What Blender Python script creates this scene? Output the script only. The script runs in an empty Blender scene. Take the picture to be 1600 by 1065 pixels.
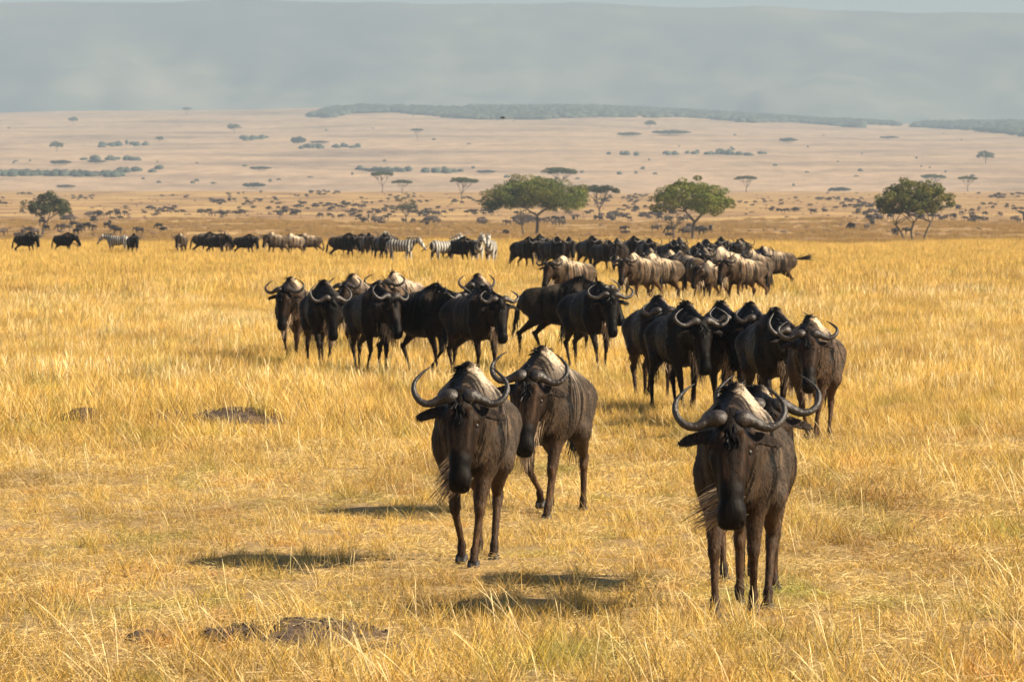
import bpy, math, random
import numpy as np
from mathutils import Vector, noise as mnoise

RNG = np.random.default_rng(7)
random.seed(7)
sc = bpy.context.scene
C = sc.collection
F_PX = 8889.0
CAM_Z = 2.22
HOR = 368.0
R = math.radians

# ------------------------------------------------------------------ terrain
TD = np.array([-200, 20, 50, 60, 84, 110, 140, 200, 300, 420, 520, 680, 850, 1200, 1900, 2500, 3000, 3500, 4200, 5000, 6000, 7500, 9000, 9600, 11000, 15000.])
TZ = np.array([0, 0, 0, .04, .20, .34, .47, .80, 1.06, 1.50, 1.46, 1.42, 2.5, 4.9, 13.6, 21.2, 24.5, 30.2, 51.8, 76.4, 107, 153, 199.6, 190, 150, 150.])
RU = (np.array([-400, 0, 250, 450, 600, 900, 1100, 1300, 1450, 1600, 2000]) - 800) / F_PX
RY = np.array([178, 176, 174, 171, 167, 167, 179, 191, 197, 193, 190.])

def tz(x, d):
    x = np.asarray(x, float); d = np.asarray(d, float)
    z = np.interp(d, TD, TZ)
    u = x / np.maximum(d, 20)
    w = np.clip((d - 4200) / 4800, 0, 1) * np.clip((10500 - d) / 900, 0, 1)
    z = z + w * (173 - np.interp(u, RU, RY)) / F_PX * d
    near = np.clip((90 - d) / 30, 0, 1)
    z = z + near * (.018 * np.sin(x * 1.7 + d * .6) * np.sin(d * 1.1 - x * .5) + .01 * np.sin(x * 4.1 + 1.3) * np.sin(d * 3.3))
    mid = np.clip((d - 200) / 300, 0, 1) * np.clip((12000 - d) / 2000, 0, 1)
    z = z + mid * d * 0.00022 * (np.sin(x * 9.0 / d * 6 + d * .004) + .6 * np.sin(x / d * 120 + d * .011))
    return z

def y_px(d, x=0):
    return HOR - (tz(x, d) - CAM_Z) * F_PX / d

_dd = np.concatenate([np.linspace(700, 9000, 3000)])
_yy = np.array([HOR - (np.interp(q, TD, TZ) - CAM_Z) * F_PX / q for q in _dd])
def d_of_y(y):
    return float(np.interp(-y, -_yy, _dd))
def X(px, d):
    return (px - 800.0) / F_PX * d

# ------------------------------------------------------------------ helpers
def mesh_np(name, V, Fa, mat=None, col=None, smooth=True):
    me = bpy.data.meshes.new(name)
    V = np.asarray(V, np.float32); Fa = np.asarray(Fa, np.int32)
    n = Fa.shape[1]
    me.vertices.add(len(V)); me.vertices.foreach_set('co', V.ravel())
    me.loops.add(Fa.size); me.loops.foreach_set('vertex_index', Fa.ravel())
    me.polygons.add(len(Fa)); me.polygons.foreach_set('loop_start', np.arange(0, Fa.size, n, dtype=np.int32))
    if smooth:
        me.polygons.foreach_set('use_smooth', np.ones(len(Fa), bool))
    me.update(calc_edges=True)
    if col is not None:
        a = me.color_attributes.new('col', 'FLOAT_COLOR', 'POINT')
        cc = np.asarray(col, np.float32)
        if cc.shape[1] == 3:
            cc = np.concatenate([cc, np.ones((len(cc), 1), np.float32)], 1)
        a.data.foreach_set('color', cc.ravel())
    if mat: me.materials.append(mat)
    return me

def link(name, me, parent=None, **props):
    o = bpy.data.objects.new(name, me)
    C.objects.link(o)
    if parent: o.parent = parent
    for k, v in props.items(): o[k] = v
    return o

def thing(name, label, cat, group=None, loc=(0, 0, 0)):
    o = bpy.data.objects.new(name, None)
    o.empty_display_size = .2
    C.objects.link(o)
    o.location = loc; o['label'] = label; o['category'] = cat
    if group: o['group'] = group
    return o

def copy_tree(o, parent=None):
    c = o.copy(); C.objects.link(c); c.parent = parent
    for ch in list(o.children): copy_tree(ch, c)
    return c

def new_mat(name):
    m = bpy.data.materials.new(name); m.use_nodes = True
    nt = m.node_tree
    b = nt.nodes['Principled BSDF']
    return m, nt, b
def N(nt, t, **kw):
    n = nt.nodes.new(t)
    for k, v in kw.items():
        if k.startswith('i_'):
            key = k[2:]
            key = int(key) if key.isdigit() else key.replace('_', ' ')
            n.inputs[key].default_value = v
        else: setattr(n, k, v)
    return n
def L(nt, a, b): nt.links.new(a, b)
def ramp(nt, fac, stops):
    r = nt.nodes.new('ShaderNodeValToRGB')
    while len(r.color_ramp.elements) < len(stops): r.color_ramp.elements.new(.5)
    for e, (p, c) in zip(r.color_ramp.elements, stops):
        e.position = p; e.color = (*c, 1) if len(c) == 3 else c
    L(nt, fac, r.inputs['Fac']); return r
def mixc(nt, fac, a, b, mode='MIX'):
    m = nt.nodes.new('ShaderNodeMix'); m.data_type = 'RGBA'; m.blend_type = mode
    for sock, v in ((m.inputs[0], fac), (m.inputs[6], a), (m.inputs[7], b)):
        if hasattr(v, 'node'): L(nt, v, sock)
        elif isinstance(v, (int, float)): sock.default_value = v
        else: sock.default_value = (*v, 1)
    return m.outputs[2]
def noise_n(nt, vec, scale, detail=4, rough=.55, dist=0):
    n = N(nt, 'ShaderNodeTexNoise'); n.inputs['Scale'].default_value = scale
    n.inputs['Detail'].default_value = detail; n.inputs['Roughness'].default_value = rough
    n.inputs['Distortion'].default_value = dist
    if vec: L(nt, vec, n.inputs['Vector'])
    return n.outputs['Fac']
def mapping(nt, vec, scale, loc=(0, 0, 0)):
    m = N(nt, 'ShaderNodeMapping'); m.inputs['Scale'].default_value = scale; m.inputs['Location'].default_value = loc
    L(nt, vec, m.inputs['Vector']); return m.outputs['Vector']

# ------------------------------------------------------------------ materials
def mat_coat():
    m, nt, b = new_mat('coat')
    tc = N(nt, 'ShaderNodeTexCoord').outputs['Object']
    at = N(nt, 'ShaderNodeAttribute', attribute_name='col')
    oi = N(nt, 'ShaderNodeObjectInfo')
    base = mixc(nt, 1.0, mixc(nt, 1.0, at.outputs['Color'], oi.outputs['Color'], 'MULTIPLY'), (.46, .38, .29), 'DARKEN')
    st = noise_n(nt, mapping(nt, tc, (17, 6, 1.5)), 1.0, 6, .62, .5)
    sr = ramp(nt, st, [(.42, (1.7, 1.6, 1.45)), (.50, (.75, .72, .68)), (.545, (.10, .09, .085))])
    stripe = mixc(nt, 1.0, base, sr.outputs['Color'], 'MULTIPLY')
    c1 = mixc(nt, at.outputs['Alpha'], base, stripe)
    fn = noise_n(nt, mapping(nt, tc, (70, 70, 14)), 1.0, 5, .7)
    fr = ramp(nt, fn, [(.32, (.35, .34, .33)), (.5, (1, 1, 1)), (.68, (2.1, 1.95, 1.75))])
    c2 = mixc(nt, 1.0, c1, fr.outputs['Color'], 'MULTIPLY')
    bl = noise_n(nt, tc, 3.2, 3)
    br = ramp(nt, bl, [(.35, (.6, .6, .62)), (.68, (1.5, 1.38, 1.22))])
    c3 = mixc(nt, 1.0, c2, br.outputs['Color'], 'MULTIPLY')
    L(nt, c3, b.inputs['Base Color'])
    rr = N(nt, 'ShaderNodeMapRange', i_1=.3, i_2=.7, i_3=.36, i_4=.62); L(nt, fn, rr.inputs[0])
    L(nt, rr.outputs[0], b.inputs['Roughness'])
    b.inputs['Specular IOR Level'].default_value = .07
    b.inputs['Sheen Weight'].default_value = .0
    b.inputs['Sheen Roughness'].default_value = .4
    b.inputs['Sheen Tint'].default_value = (1, .85, .7, 1)
    bp = N(nt, 'ShaderNodeBump', i_Strength=.45, i_Distance=.01)
    add = N(nt, 'ShaderNodeMath', operation='ADD'); L(nt, fn, add.inputs[0])
    mu = N(nt, 'ShaderNodeMath', operation='MULTIPLY'); L(nt, st, mu.inputs[0]); L(nt, at.outputs['Alpha'], mu.inputs[1])
    L(nt, mu.outputs[0], add.inputs[1]); L(nt, add.outputs[0], bp.inputs['Height'])
    L(nt, bp.outputs[0], b.inputs['Normal'])
    return m
def mat_zebra():
    m, nt, b = new_mat('zebra_coat')
    tc = N(nt, 'ShaderNodeTexCoord').outputs['Object']
    at = N(nt, 'ShaderNodeAttribute', attribute_name='col')
    w = N(nt, 'ShaderNodeTexWave', wave_type='BANDS', bands_direction='X', wave_profile='SIN')
    w.inputs['Scale'].default_value = 2.5; w.inputs['Distortion'].default_value = 2.2; w.inputs['Detail'].default_value = 1.5
    w.inputs['Detail Scale'].default_value = 1.2
    L(nt, mapping(nt, tc, (1, .25, .35)), w.inputs['Vector'])
    r = ramp(nt, w.outputs['Fac'], [(.50, (.014, .013, .012)), (.58, (.40, .37, .31))])
    c = mixc(nt, at.outputs['Alpha'], at.outputs['Color'], r.outputs['Color'])
    L(nt, c, b.inputs['Base Color']); b.inputs['Roughness'].default_value = .65
    return m
def mat_horn():
    m, nt, b = new_mat('horn_keratin')
    tc = N(nt, 'ShaderNodeTexCoord').outputs['Object']
    at = N(nt, 'ShaderNodeAttribute', attribute_name='col')
    n = noise_n(nt, tc, 45, 5, .65)
    r = ramp(nt, n, [(.3, (.27, .25, .25)), (.7, (1.35, 1.3, 1.25))])
    L(nt, mixc(nt, 1.0, at.outputs['Color'], r.outputs['Color'], 'MULTIPLY'), b.inputs['Base Color'])
    b.inputs['Roughness'].default_value = .40
    bp = N(nt, 'ShaderNodeBump', i_Strength=.8, i_Distance=.01); L(nt, n, bp.inputs['Height']); L(nt, bp.outputs[0], b.inputs['Normal'])
    return m
def mat_simple(name, col, rough=.7, var=.35, scale=40):
    m, nt, b = new_mat(name)
    tc = N(nt, 'ShaderNodeTexCoord').outputs['Object']
    n = noise_n(nt, tc, scale, 4)
    r = ramp(nt, n, [(.3, tuple(c * (1 - var) for c in col)), (.7, tuple(min(1, c * (1 + var)) for c in col))])
    L(nt, r.outputs['Color'], b.inputs['Base Color']); b.inputs['Roughness'].default_value = rough
    return m
def mat_hair(name, translucent=.25):
    m, nt, b = new_mat(name)
    at = N(nt, 'ShaderNodeAttribute', attribute_name='col')
    L(nt, at.outputs['Color'], b.inputs['Base Color']); b.inputs['Roughness'].default_value = .55
    b.inputs['Specular IOR Level'].default_value = .3
    if translucent:
        t = N(nt, 'ShaderNodeBsdfTranslucent'); L(nt, at.outputs['Color'], t.inputs['Color'])
        mx = N(nt, 'ShaderNodeMixShader', i_0=translucent); L(nt, b.outputs[0], mx.inputs[1]); L(nt, t.outputs[0], mx.inputs[2])
        L(nt, mx.outputs[0], nt.nodes['Material Output'].inputs['Surface'])
    return m
def mat_grass():
    m, nt, b = new_mat('dry_grass')
    at = N(nt, 'ShaderNodeAttribute', attribute_name='col')
    pos = N(nt, 'ShaderNodeNewGeometry').outputs['Position']
    n1 = noise_n(nt, mapping(nt, pos, (.55, .16, 0)), 1.0, 4, .6)
    r1 = ramp(nt, n1, [(.32, (.68, .62, .55)), (.46, (1.0, .98, .94)), (.62, (1.22, 1.20, 1.14))])
    n2 = noise_n(nt, mapping(nt, pos, (.9, .22, 0), (31, 7, 3)), 1.0, 3, .6)
    r2 = ramp(nt, n2, [(.55, (1, 1, 1)), (.72, (.52, .66, .42))])
    n3 = noise_n(nt, mapping(nt, pos, (1.4, .5, 0), (3, 77, 3)), 1.0, 3, .6)
    r3 = ramp(nt, n3, [(.56, (1, 1, 1)), (.75, (.95, .72, .58))])
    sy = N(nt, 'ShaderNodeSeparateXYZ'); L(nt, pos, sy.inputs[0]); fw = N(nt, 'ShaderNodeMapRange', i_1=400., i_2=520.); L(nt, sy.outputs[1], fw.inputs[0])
    c = mixc(nt, 1.0, at.outputs['Color'], r1.outputs['Color'], 'MULTIPLY')
    c = mixc(nt, 1.0, c, r2.outputs['Color'], 'MULTIPLY')
    c = mixc(nt, 1.0, c, r3.outputs['Color'], 'MULTIPLY')
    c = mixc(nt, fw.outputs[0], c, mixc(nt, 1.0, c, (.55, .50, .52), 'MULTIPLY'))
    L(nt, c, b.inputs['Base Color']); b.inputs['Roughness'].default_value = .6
    b.inputs['Specular IOR Level'].default_value = .35
    t = N(nt, 'ShaderNodeBsdfTranslucent'); L(nt, c, t.inputs['Color'])
    mx = N(nt, 'ShaderNodeMixShader', i_0=.3); L(nt, b.outputs[0], mx.inputs[1]); L(nt, t.outputs[0], mx.inputs[2])
    L(nt, mx.outputs[0], nt.nodes['Material Output'].inputs['Surface'])
    return m
def mat_ground():
    m, nt, b = new_mat('savanna_ground')
    pos = N(nt, 'ShaderNodeNewGeometry').outputs['Position']
    sep = N(nt, 'ShaderNodeSeparateXYZ'); L(nt, pos, sep.inputs[0])
    # near soil and straw litter
    n0 = noise_n(nt, pos, 9, 6, .7)
    near = ramp(nt, n0, [(.3, (.15, .095, .045)), (.5, (.30, .20, .09)), (.7, (.42, .30, .13))]).outputs['Color']
    # plain with the herd
    na = noise_n(nt, mapping(nt, pos, (.03, .022, 0)), 1.0, 8, .62)
    plain = ramp(nt, na, [(.36, (.17, .10, .05)), (.46, (.29, .175, .08)), (.54, (.40, .255, .105)), (.66, (.50, .335, .13))]).outputs['Color']
    # far slope
    nb = noise_n(nt, mapping(nt, pos, (.004, .004, 0)), 1.0, 8, .6)
    slope = ramp(nt, nb, [(.36, (.27, .19, .125)), (.46, (.38, .265, .17)), (.60, (.47, .325, .20))]).outputs['Color']
    sf = ramp(nt, noise_n(nt, mapping(nt, pos, (.05, .012, 0)), 1.0, 7, .72), [(.36, (.72, .72, .72)), (.62, (1.12, 1.12, 1.12))])
    slope = mixc(nt, 1.0, slope, sf.outputs['Color'], 'MULTIPLY')
    nd = noise_n(nt, mapping(nt, pos, (.01, .003, 0)), 1.0, 3)
    w1 = N(nt, 'ShaderNodeMapRange', i_1=300., i_2=480.); L(nt, sep.outputs[1], w1.inputs[0])
    y2 = N(nt, 'ShaderNodeMath', operation='MULTIPLY_ADD', i_1=500.); L(nt, nd, y2.inputs[0]); L(nt, sep.outputs[1], y2.inputs[2])
    y3 = N(nt, 'ShaderNodeMath', operation='MULTIPLY_ADD', i_1=1.6); L(nt, sep.outputs[0], y3.inputs[0]); L(nt, y2.outputs[0], y3.inputs[2])
    w2 = N(nt, 'ShaderNodeMapRange', i_1=2750., i_2=3250.); L(nt, y3.outputs[0], w2.inputs[0])
    c = mixc(nt, w1.outputs[0], near, plain); c = mixc(nt, w2.outputs[0], c, slope)
    # scattered dark scrub specks on the far plain
    sp = noise_n(nt, mapping(nt, pos, (.03, .02, 0)), 1.0, 6, .75)
    sm = ramp(nt, sp, [(.60, (0, 0, 0)), (.70, (1, 1, 1))])
    mu = N(nt, 'ShaderNodeMath', operation='MULTIPLY', i_1=.5); L(nt, sm.outputs['Color'], mu.inputs[0])
    mu2 = N(nt, 'ShaderNodeMath', operation='MULTIPLY'); L(nt, mu.outputs[0], mu2.inputs[0]); L(nt, w1.outputs[0], mu2.inputs[1])
    c = mixc(nt, mu2.outputs[0], c, (.10, .075, .045))
    fz = ramp(nt, noise_n(nt, mapping(nt, pos, (.5, .12, 0)), 1.0, 6, .7), [(.35, (.78, .76, .74)), (.65, (1.18, 1.18, 1.16))])
    c = mixc(nt, w1.outputs[0], c, mixc(nt, 1.0, c, fz.outputs['Color'], 'MULTIPLY'))
    L(nt, c, b.inputs['Base Color']); b.inputs['Roughness'].default_value = .9
    b.inputs['Specular IOR Level'].default_value = .1
    bp = N(nt, 'ShaderNodeBump', i_Strength=.8, i_Distance=.03); L(nt, n0, bp.inputs['Height']); L(nt, bp.outputs[0], b.inputs['Normal'])
    return m
def mat_leaf():
    m, nt, b = new_mat('acacia_leaf')
    at = N(nt, 'ShaderNodeAttribute', attribute_name='col')
    L(nt, at.outputs['Color'], b.inputs['Base Color']); b.inputs['Roughness'].default_value = .7
    b.inputs['Specular IOR Level'].default_value = .2
    t = N(nt, 'ShaderNodeBsdfTranslucent'); L(nt, at.outputs['Color'], t.inputs['Color'])
    mx = N(nt, 'ShaderNodeMixShader', i_0=.3); L(nt, b.outputs[0], mx.inputs[1]); L(nt, t.outputs[0], mx.inputs[2])
    L(nt, mx.outputs[0], nt.nodes['Material Output'].inputs['Surface'])
    return m
def mat_escarp():
    m, nt, b = new_mat('escarpment_face')
    pos = N(nt, 'ShaderNodeNewGeometry').outputs['Position']
    a = noise_n(nt, mapping(nt, pos, (.0016, .0016, .005)), 1.0, 7, .62)
    r = ramp(nt, a, [(.35, (.03, .04, .035)), (.5, (.08, .09, .065)), (.66, (.20, .18, .12))])
    L(nt, r.outputs['Color'], b.inputs['Base Color']); b.inputs['Roughness'].default_value = .95
    return m

M_coat = mat_coat(); M_zeb = mat_zebra(); M_horn = mat_horn(); M_hair = mat_hair('hair'); M_black = mat_hair('black_hair', 0)
M_fur = mat_hair('coat_hair', 0)
_nt = M_fur.node_tree; _oi = N(_nt, 'ShaderNodeObjectInfo'); _at = [n for n in _nt.nodes if n.type == 'ATTRIBUTE'][0]
L(_nt, mixc(_nt, 1.0, mixc(_nt, 1.0, _at.outputs['Color'], _oi.outputs['Color'], 'MULTIPLY'), (.5, .42, .32), 'DARKEN'), _nt.nodes['Principled BSDF'].inputs['Base Color'])
_nt.nodes['Principled BSDF'].inputs['Specular IOR Level'].default_value = .14
M_eye = mat_simple('eye_dark', (.006, .004, .003), .5, .1)
M_hoof = mat_simple('hoof_horn', (.013, .010, .008), .6)
M_grass = mat_grass(); M_ground = mat_ground(); M_leaf = mat_leaf()
M_bark = mat_simple('bark', (.075, .056, .040), .9, .4, 6)
M_soil = mat_simple('turned_soil', (.072, .045, .026), .95, .6, 14)
M_scrub = mat_simple('far_scrub', (.045, .055, .035), .95, .4, .05)

# ------------------------------------------------------------------ implicit bodies
def nrm(v):
    v = np.asarray(v, float); return v / (np.linalg.norm(v) + 1e-12)

class SDF:
    """field of smooth-blended tapered limbs and ellipsoids, meshed by surface nets"""
    def __init__(s): s.p = []
    def cap(s, a, b, ra, rb, col, k=.04, stripe=0., sy=1.0, sub=False):
        s.p.append(('c', np.array(a, float), np.array(b, float), ra, rb, col, k, stripe, sy, sub))
    def ell(s, c, r, col, k=.05, stripe=0., basis=None, sub=False):
        s.p.append(('e', np.array(c, float), np.array(r, float), basis, None, col, k, stripe, 1, sub))
    @staticmethod
    def dist(q, P):
        if q[0] == 'c':
            _, a, b, ra, rb = q[:5]; sy = q[8]
            if sy != 1.0:
                P = P * np.array([1, 1 / sy, 1]); a = a * np.array([1, 1 / sy, 1]); b = b * np.array([1, 1 / sy, 1])
            ab = b - a; L2 = ab @ ab + 1e-12
            t = np.clip((P - a) @ ab / L2, 0, 1)
            d = np.linalg.norm(P - a - t[..., None] * ab, axis=-1) - (ra + (rb - ra) * t)
            return d * (min(1, sy) if sy < 1 else 1)
        _, c, r, B = q[:4]
        D = P - c
        if B is not None: D = D @ np.array(B).T
        k0 = np.linalg.norm(D / r, axis=-1); k1 = np.linalg.norm(D / (r * r), axis=-1) + 1e-9
        return k0 * (k0 - 1) / k1
    def bounds(s, q):
        if q[0] == 'c':
            _, a, b, ra, rb = q[:5]; r = max(ra, rb) * max(1, q[8])
            return np.minimum(a, b) - r, np.maximum(a, b) + r
        r = q[2].max(); return q[1] - r, q[1] + r
    def build(s, h, smooth=2):
        lo = np.min([s.bounds(q)[0] for q in s.p if not q[9]], 0) - 3 * h
        hi = np.max([s.bounds(q)[1] for q in s.p if not q[9]], 0) + 3 * h
        n = np.ceil((hi - lo) / h).astype(int) + 1
        ax = [lo[i] + h * np.arange(n[i]) for i in range(3)]
        Fd = np.full(n, .3)
        for q in s.p:
            k = max(q[6], h * .5)
            b0, b1 = s.bounds(q)
            i0 = np.clip(((b0 - lo - k * 1.5 - h * 2) / h).astype(int), 0, n - 1)
            i1 = np.clip(np.ceil((b1 - lo + k * 1.5 + h * 2) / h).astype(int) + 1, 1, n)
            sl = tuple(slice(i0[j], i1[j]) for j in range(3))
            P = np.stack(np.meshgrid(*[ax[j][sl[j]] for j in range(3)], indexing='ij'), -1)
            d = s.dist(q, P); f = Fd[sl]
            if q[9]:
                d = -d; hh = np.clip(.5 - .5 * (f - d) / k, 0, 1); Fd[sl] = f * (1 - hh) + d * hh + k * hh * (1 - hh)
            else:
                hh = np.clip(.5 + .5 * (f - d) / k, 0, 1); Fd[sl] = f * (1 - hh) + d * hh - k * hh * (1 - hh)
        V, Q = surface_nets(Fd, lo, h)
        if smooth:
            e = np.concatenate([Q[:, [0, 1]], Q[:, [1, 2]], Q[:, [2, 3]], Q[:, [3, 0]]])
            cnt = np.bincount(e.ravel(), minlength=len(V)).astype(float)[:, None] + 1e-9
            for _ in range(smooth):
                A = np.zeros_like(V)
                for j in range(3):
                    A[:, j] = np.bincount(e[:, 0], V[e[:, 1], j], len(V)) + np.bincount(e[:, 1], V[e[:, 0], j], len(V))
                V = V * .5 + .5 * A / cnt
        # colours blended from the nearest parts
        Wt = np.zeros(len(V)); Cc = np.zeros((len(V), 4))
        for q in s.p:
            if q[5] is None: continue
            d = s.dist(q, V) if not q[9] else -s.dist(q, V) * 0 + np.abs(s.dist(q, V))
            w = np.exp(-np.clip(np.maximum(d, -.02), None, 1) / .018) * (1.5 if q[9] else 1)
            Wt += w; Cc += w[:, None] * np.array([*q[5], q[7]])
        Cc /= Wt[:, None] + 1e-12
        return V, Q, Cc

def surface_nets(Fd, lo, h):
    I = Fd < 0
    c = [(i, j, k) for i in (0, 1) for j in (0, 1) for k in (0, 1)]
    nx, ny, nz = Fd.shape
    def sub(A, o): return A[o[0]:nx - 1 + o[0], o[1]:ny - 1 + o[1], o[2]:nz - 1 + o[2]]
    cnt = sum(sub(I, o).astype(np.int8) for o in c)
    act = (cnt > 0) & (cnt < 8)
    idx = np.full(act.shape, -1, np.int64); ii = np.argwhere(act); idx[act] = np.arange(len(ii))
    acc = np.zeros((len(ii), 3)); num = np.zeros(len(ii))
    vals = {o: Fd[ii[:, 0] + o[0], ii[:, 1] + o[1], ii[:, 2] + o[2]] for o in c}
    for a in c:
        for axn in range(3):
            if a[axn]: continue
            b = list(a); b[axn] = 1; b = tuple(b)
            va, vb = vals[a], vals[b]; m = (va < 0) != (vb < 0)
            t = va / (va - vb + (~m)); P = np.zeros((len(ii), 3)) + np.array(a, float); P[:, axn] = t
            acc[m] += P[m]; num[m] += 1
    V = lo + h * (ii + acc / num[:, None])
    quads = []
    for axn in range(3):
        s0 = [slice(None)] * 3; s1 = [slice(None)] * 3
        s0[axn] = slice(0, -1); s1[axn] = slice(1, None)
        A = I[tuple(s0)]; B = I[tuple(s1)]
        for flip, m in ((False, A & ~B), (True, ~A & B)):
            e = np.argwhere(m); u, w = [(1, 2), (2, 0), (0, 1)][axn]
            ok = (e[:, u] > 0) & (e[:, w] > 0) & (e[:, u] < Fd.shape[u] - 1) & (e[:, w] < Fd.shape[w] - 1); e = e[ok]
            def cell(du, dw):
                q = e.copy(); q[:, u] -= du; q[:, w] -= dw
                return idx[q[:, 0], q[:, 1], q[:, 2]]
            q = np.stack([cell(1, 1), cell(0, 1), cell(0, 0), cell(1, 0)], 1)
            quads.append(q[:, ::-1] if flip else q)
    return V, np.concatenate(quads)

def tube(path, radii, seg=10, cols=None, flat=1.0, ridge=0.0):
    """tapered tube through points, Catmull-Rom resampled"""
    P = np.array(path, float); n = len(P); Rr = np.array(radii, float)
    Pe = np.vstack([2 * P[0] - P[1], P, 2 * P[-1] - P[-2]])
    pts, rad, tt = [], [], []
    K = 5
    for i in range(n - 1):
        for s in range(K):
            t = s / K; a, b, c_, d = Pe[i:i + 4]
            pts.append(.5 * (2 * b + (c_ - a) * t + (2 * a - 5 * b + 4 * c_ - d) * t * t + (3 * b - a - 3 * c_ + d) * t ** 3))
            rad.append(Rr[i] * (1 - t) + Rr[i + 1] * t); tt.append((i + t) / (n - 1))
    pts.append(P[-1]); rad.append(Rr[-1]); tt.append(1)
    pts = np.array(pts); V, Q, Cc = [], [], []
    up = np.array([.1, .2, 1.]); 
    T0 = nrm(pts[1] - pts[0]); u = nrm(np.cross(T0, up))
    for i in range(len(pts)):
        T = nrm(pts[min(i + 1, len(pts) - 1)] - pts[max(i - 1, 0)])
        u = nrm(u - T * (u @ T)); w = np.cross(T, u)
        rr = rad[i] * (1 + ridge * math.sin(i * 2.2))
        for s in range(seg):
            a = 2 * math.pi * s / seg
            V.append(pts[i] + rr * (math.cos(a) * u + flat * math.sin(a) * w))
            if cols is not None: Cc.append(cols(tt[i]))
        if i:
            b0 = (i - 1) * seg; b1 = i * seg
            for s in range(seg): Q.append((b0 + s, b0 + (s + 1) % seg, b1 + (s + 1) % seg, b1 + s))
    # close both ends with fans drawn as degenerate-free quads
    c0 = len(V); V.append(pts[0]); V.append(pts[-1])
    if cols is not None: Cc += [cols(0), cols(1)]
    lb = (len(pts) - 1) * seg
    for s in range(0, seg, 2):
        Q.append((c0, (s + 2) % seg, s + 1, s)); Q.append((c0 + 1, lb + s, lb + s + 1, lb + (s + 2) % seg))
    return np.array(V), np.array(Q), (np.array(Cc) if cols is not None else None)

def strands(roots, rng, segs=4):
    """roots: list of (p, dir, length, width, droop, rgb). Ribbons that taper and bend."""
    V, Q, Cc = [], [], []
    for p, d, ln, wd, dr, rgb in roots:
        p = np.array(p, float); d = nrm(d); side = nrm(np.cross(d, rng.normal(size=3)))
        base = len(V); g = rng.uniform(.75, 1.25)
        bend = rng.normal(size=3) * .25
        for i in range(segs + 1):
            w = wd * (1 - i / segs) ** .6 * .5 + wd * .06
            V.append(p - side * w); V.append(p + side * w)
            c = np.array(rgb) * g * (.85 + .3 * i / segs); Cc += [c, c]
            p = p + d * ln / segs
            d = nrm(d + np.array([0, 0, -dr]) / segs + bend / segs)
        for i in range(segs):
            a = base + 2 * i; Q.append((a, a + 1, a + 3, a + 2))
    return np.array(V), np.array(Q), np.array(Cc)

def brindle(P_):
    st = np.array([mnoise.fractal(Vector((x_ * 19 + .35 * math.sin(z_ * 5) + 3, y_ * 5, z_ * .75)), 1., 2., 3) for x_, y_, z_ in P_])
    t = np.clip((st + .07) / .09, 0, 1); return (2.1 * (1 - t) + .16 * t)

def fur(V, Q, Cc, n, ln, wd, rng, P, f):
    """short coat hair lying back and down over a body, coloured with the brindle of the coat"""
    a, b, c, d = (V[Q[:, k]] for k in range(4))
    nm = np.cross(c - a, d - b); nm /= np.linalg.norm(nm, axis=1)[:, None] + 1e-9
    ctr = (a + b + c + d) / 4
    rel = ctr - P; al = rel @ f; onhead = (al > -.03) & (al < .75) & (np.linalg.norm(rel - al[:, None] * f, axis=1) < .24)
    w = np.where(ctr[:, 2] < .45, .25, 1.); w = np.where(onhead, .45, w); k = rng.choice(len(Q), n, p=w / w.sum())
    p = ctr[k] + (rng.random((n, 1)) - .5) * (b - a)[k] + (rng.random((n, 1)) - .5) * (d - a)[k]; N_ = nm[k]
    fl = np.stack([np.full(n, -.55), np.zeros(n), np.full(n, -1.)], 1) + rng.normal(size=(n, 3)) * .22
    hd_ = onhead[k]; fl = np.where(hd_[:, None], f + rng.normal(size=(n, 3)) * .25, fl)
    fl -= N_ * (fl * N_).sum(1)[:, None]; fl /= np.linalg.norm(fl, axis=1)[:, None] + 1e-9
    sd = np.cross(fl, N_) + rng.normal(size=(n, 3)) * .3
    L_ = ln * rng.uniform(.5, 1.3, (n, 1)) * np.where(hd_, .42, 1.)[:, None]; w_ = wd * np.where(hd_, .35, .5)[:, None]
    p = p - N_ * .002; q = p + fl * L_ * .55 + N_ * L_ * .14; t = p + fl * L_ + N_ * L_ * .16
    VV = np.stack([p - sd * w_, p + sd * w_, q + sd * w_ * .8, q - sd * w_ * .8, t - sd * w_ * .15, t + sd * w_ * .15], 1).reshape(-1, 3)
    base = np.arange(n)[:, None] * 6; QQ = np.concatenate([base + np.array([0, 1, 2, 3]), base + np.array([3, 2, 5, 4])])
    cc = Cc[Q[k, 0]]; m = np.ones(n)
    col = cc[:, :3] * (m * rng.uniform(.65, 1.45, n))[:, None]
    return VV, QQ, np.repeat(col, 6, 0)

def sphere(c, r, n=8):
    V, Q = [], []
    for i in range(n + 1):
        th = math.pi * i / n
        for j in range(2 * n):
            ph = math.pi * j / n
            V.append(np.array(c) + r * np.array([math.sin(th) * math.cos(ph), math.sin(th) * math.sin(ph), math.cos(th)]))
    for i in range(n):
        for j in range(2 * n):
            a = i * 2 * n + j; b = i * 2 * n + (j + 1) % (2 * n)
            Q.append((a, a + 2 * n, b + 2 * n, b))
    return np.array(V), np.array(Q)

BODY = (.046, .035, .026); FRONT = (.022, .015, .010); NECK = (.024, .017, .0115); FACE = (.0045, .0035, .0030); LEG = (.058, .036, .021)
LEGD = (.020, .012, .008); BROW = (.030, .018, .011); BELLY = (.015, .010, .007); EARC = (.026, .019, .015); MANEC = (.0035, .003, .003); SUNLIT = (.52, .44, .34)  # last colour: sun sheen painted on the hump and back

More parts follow.
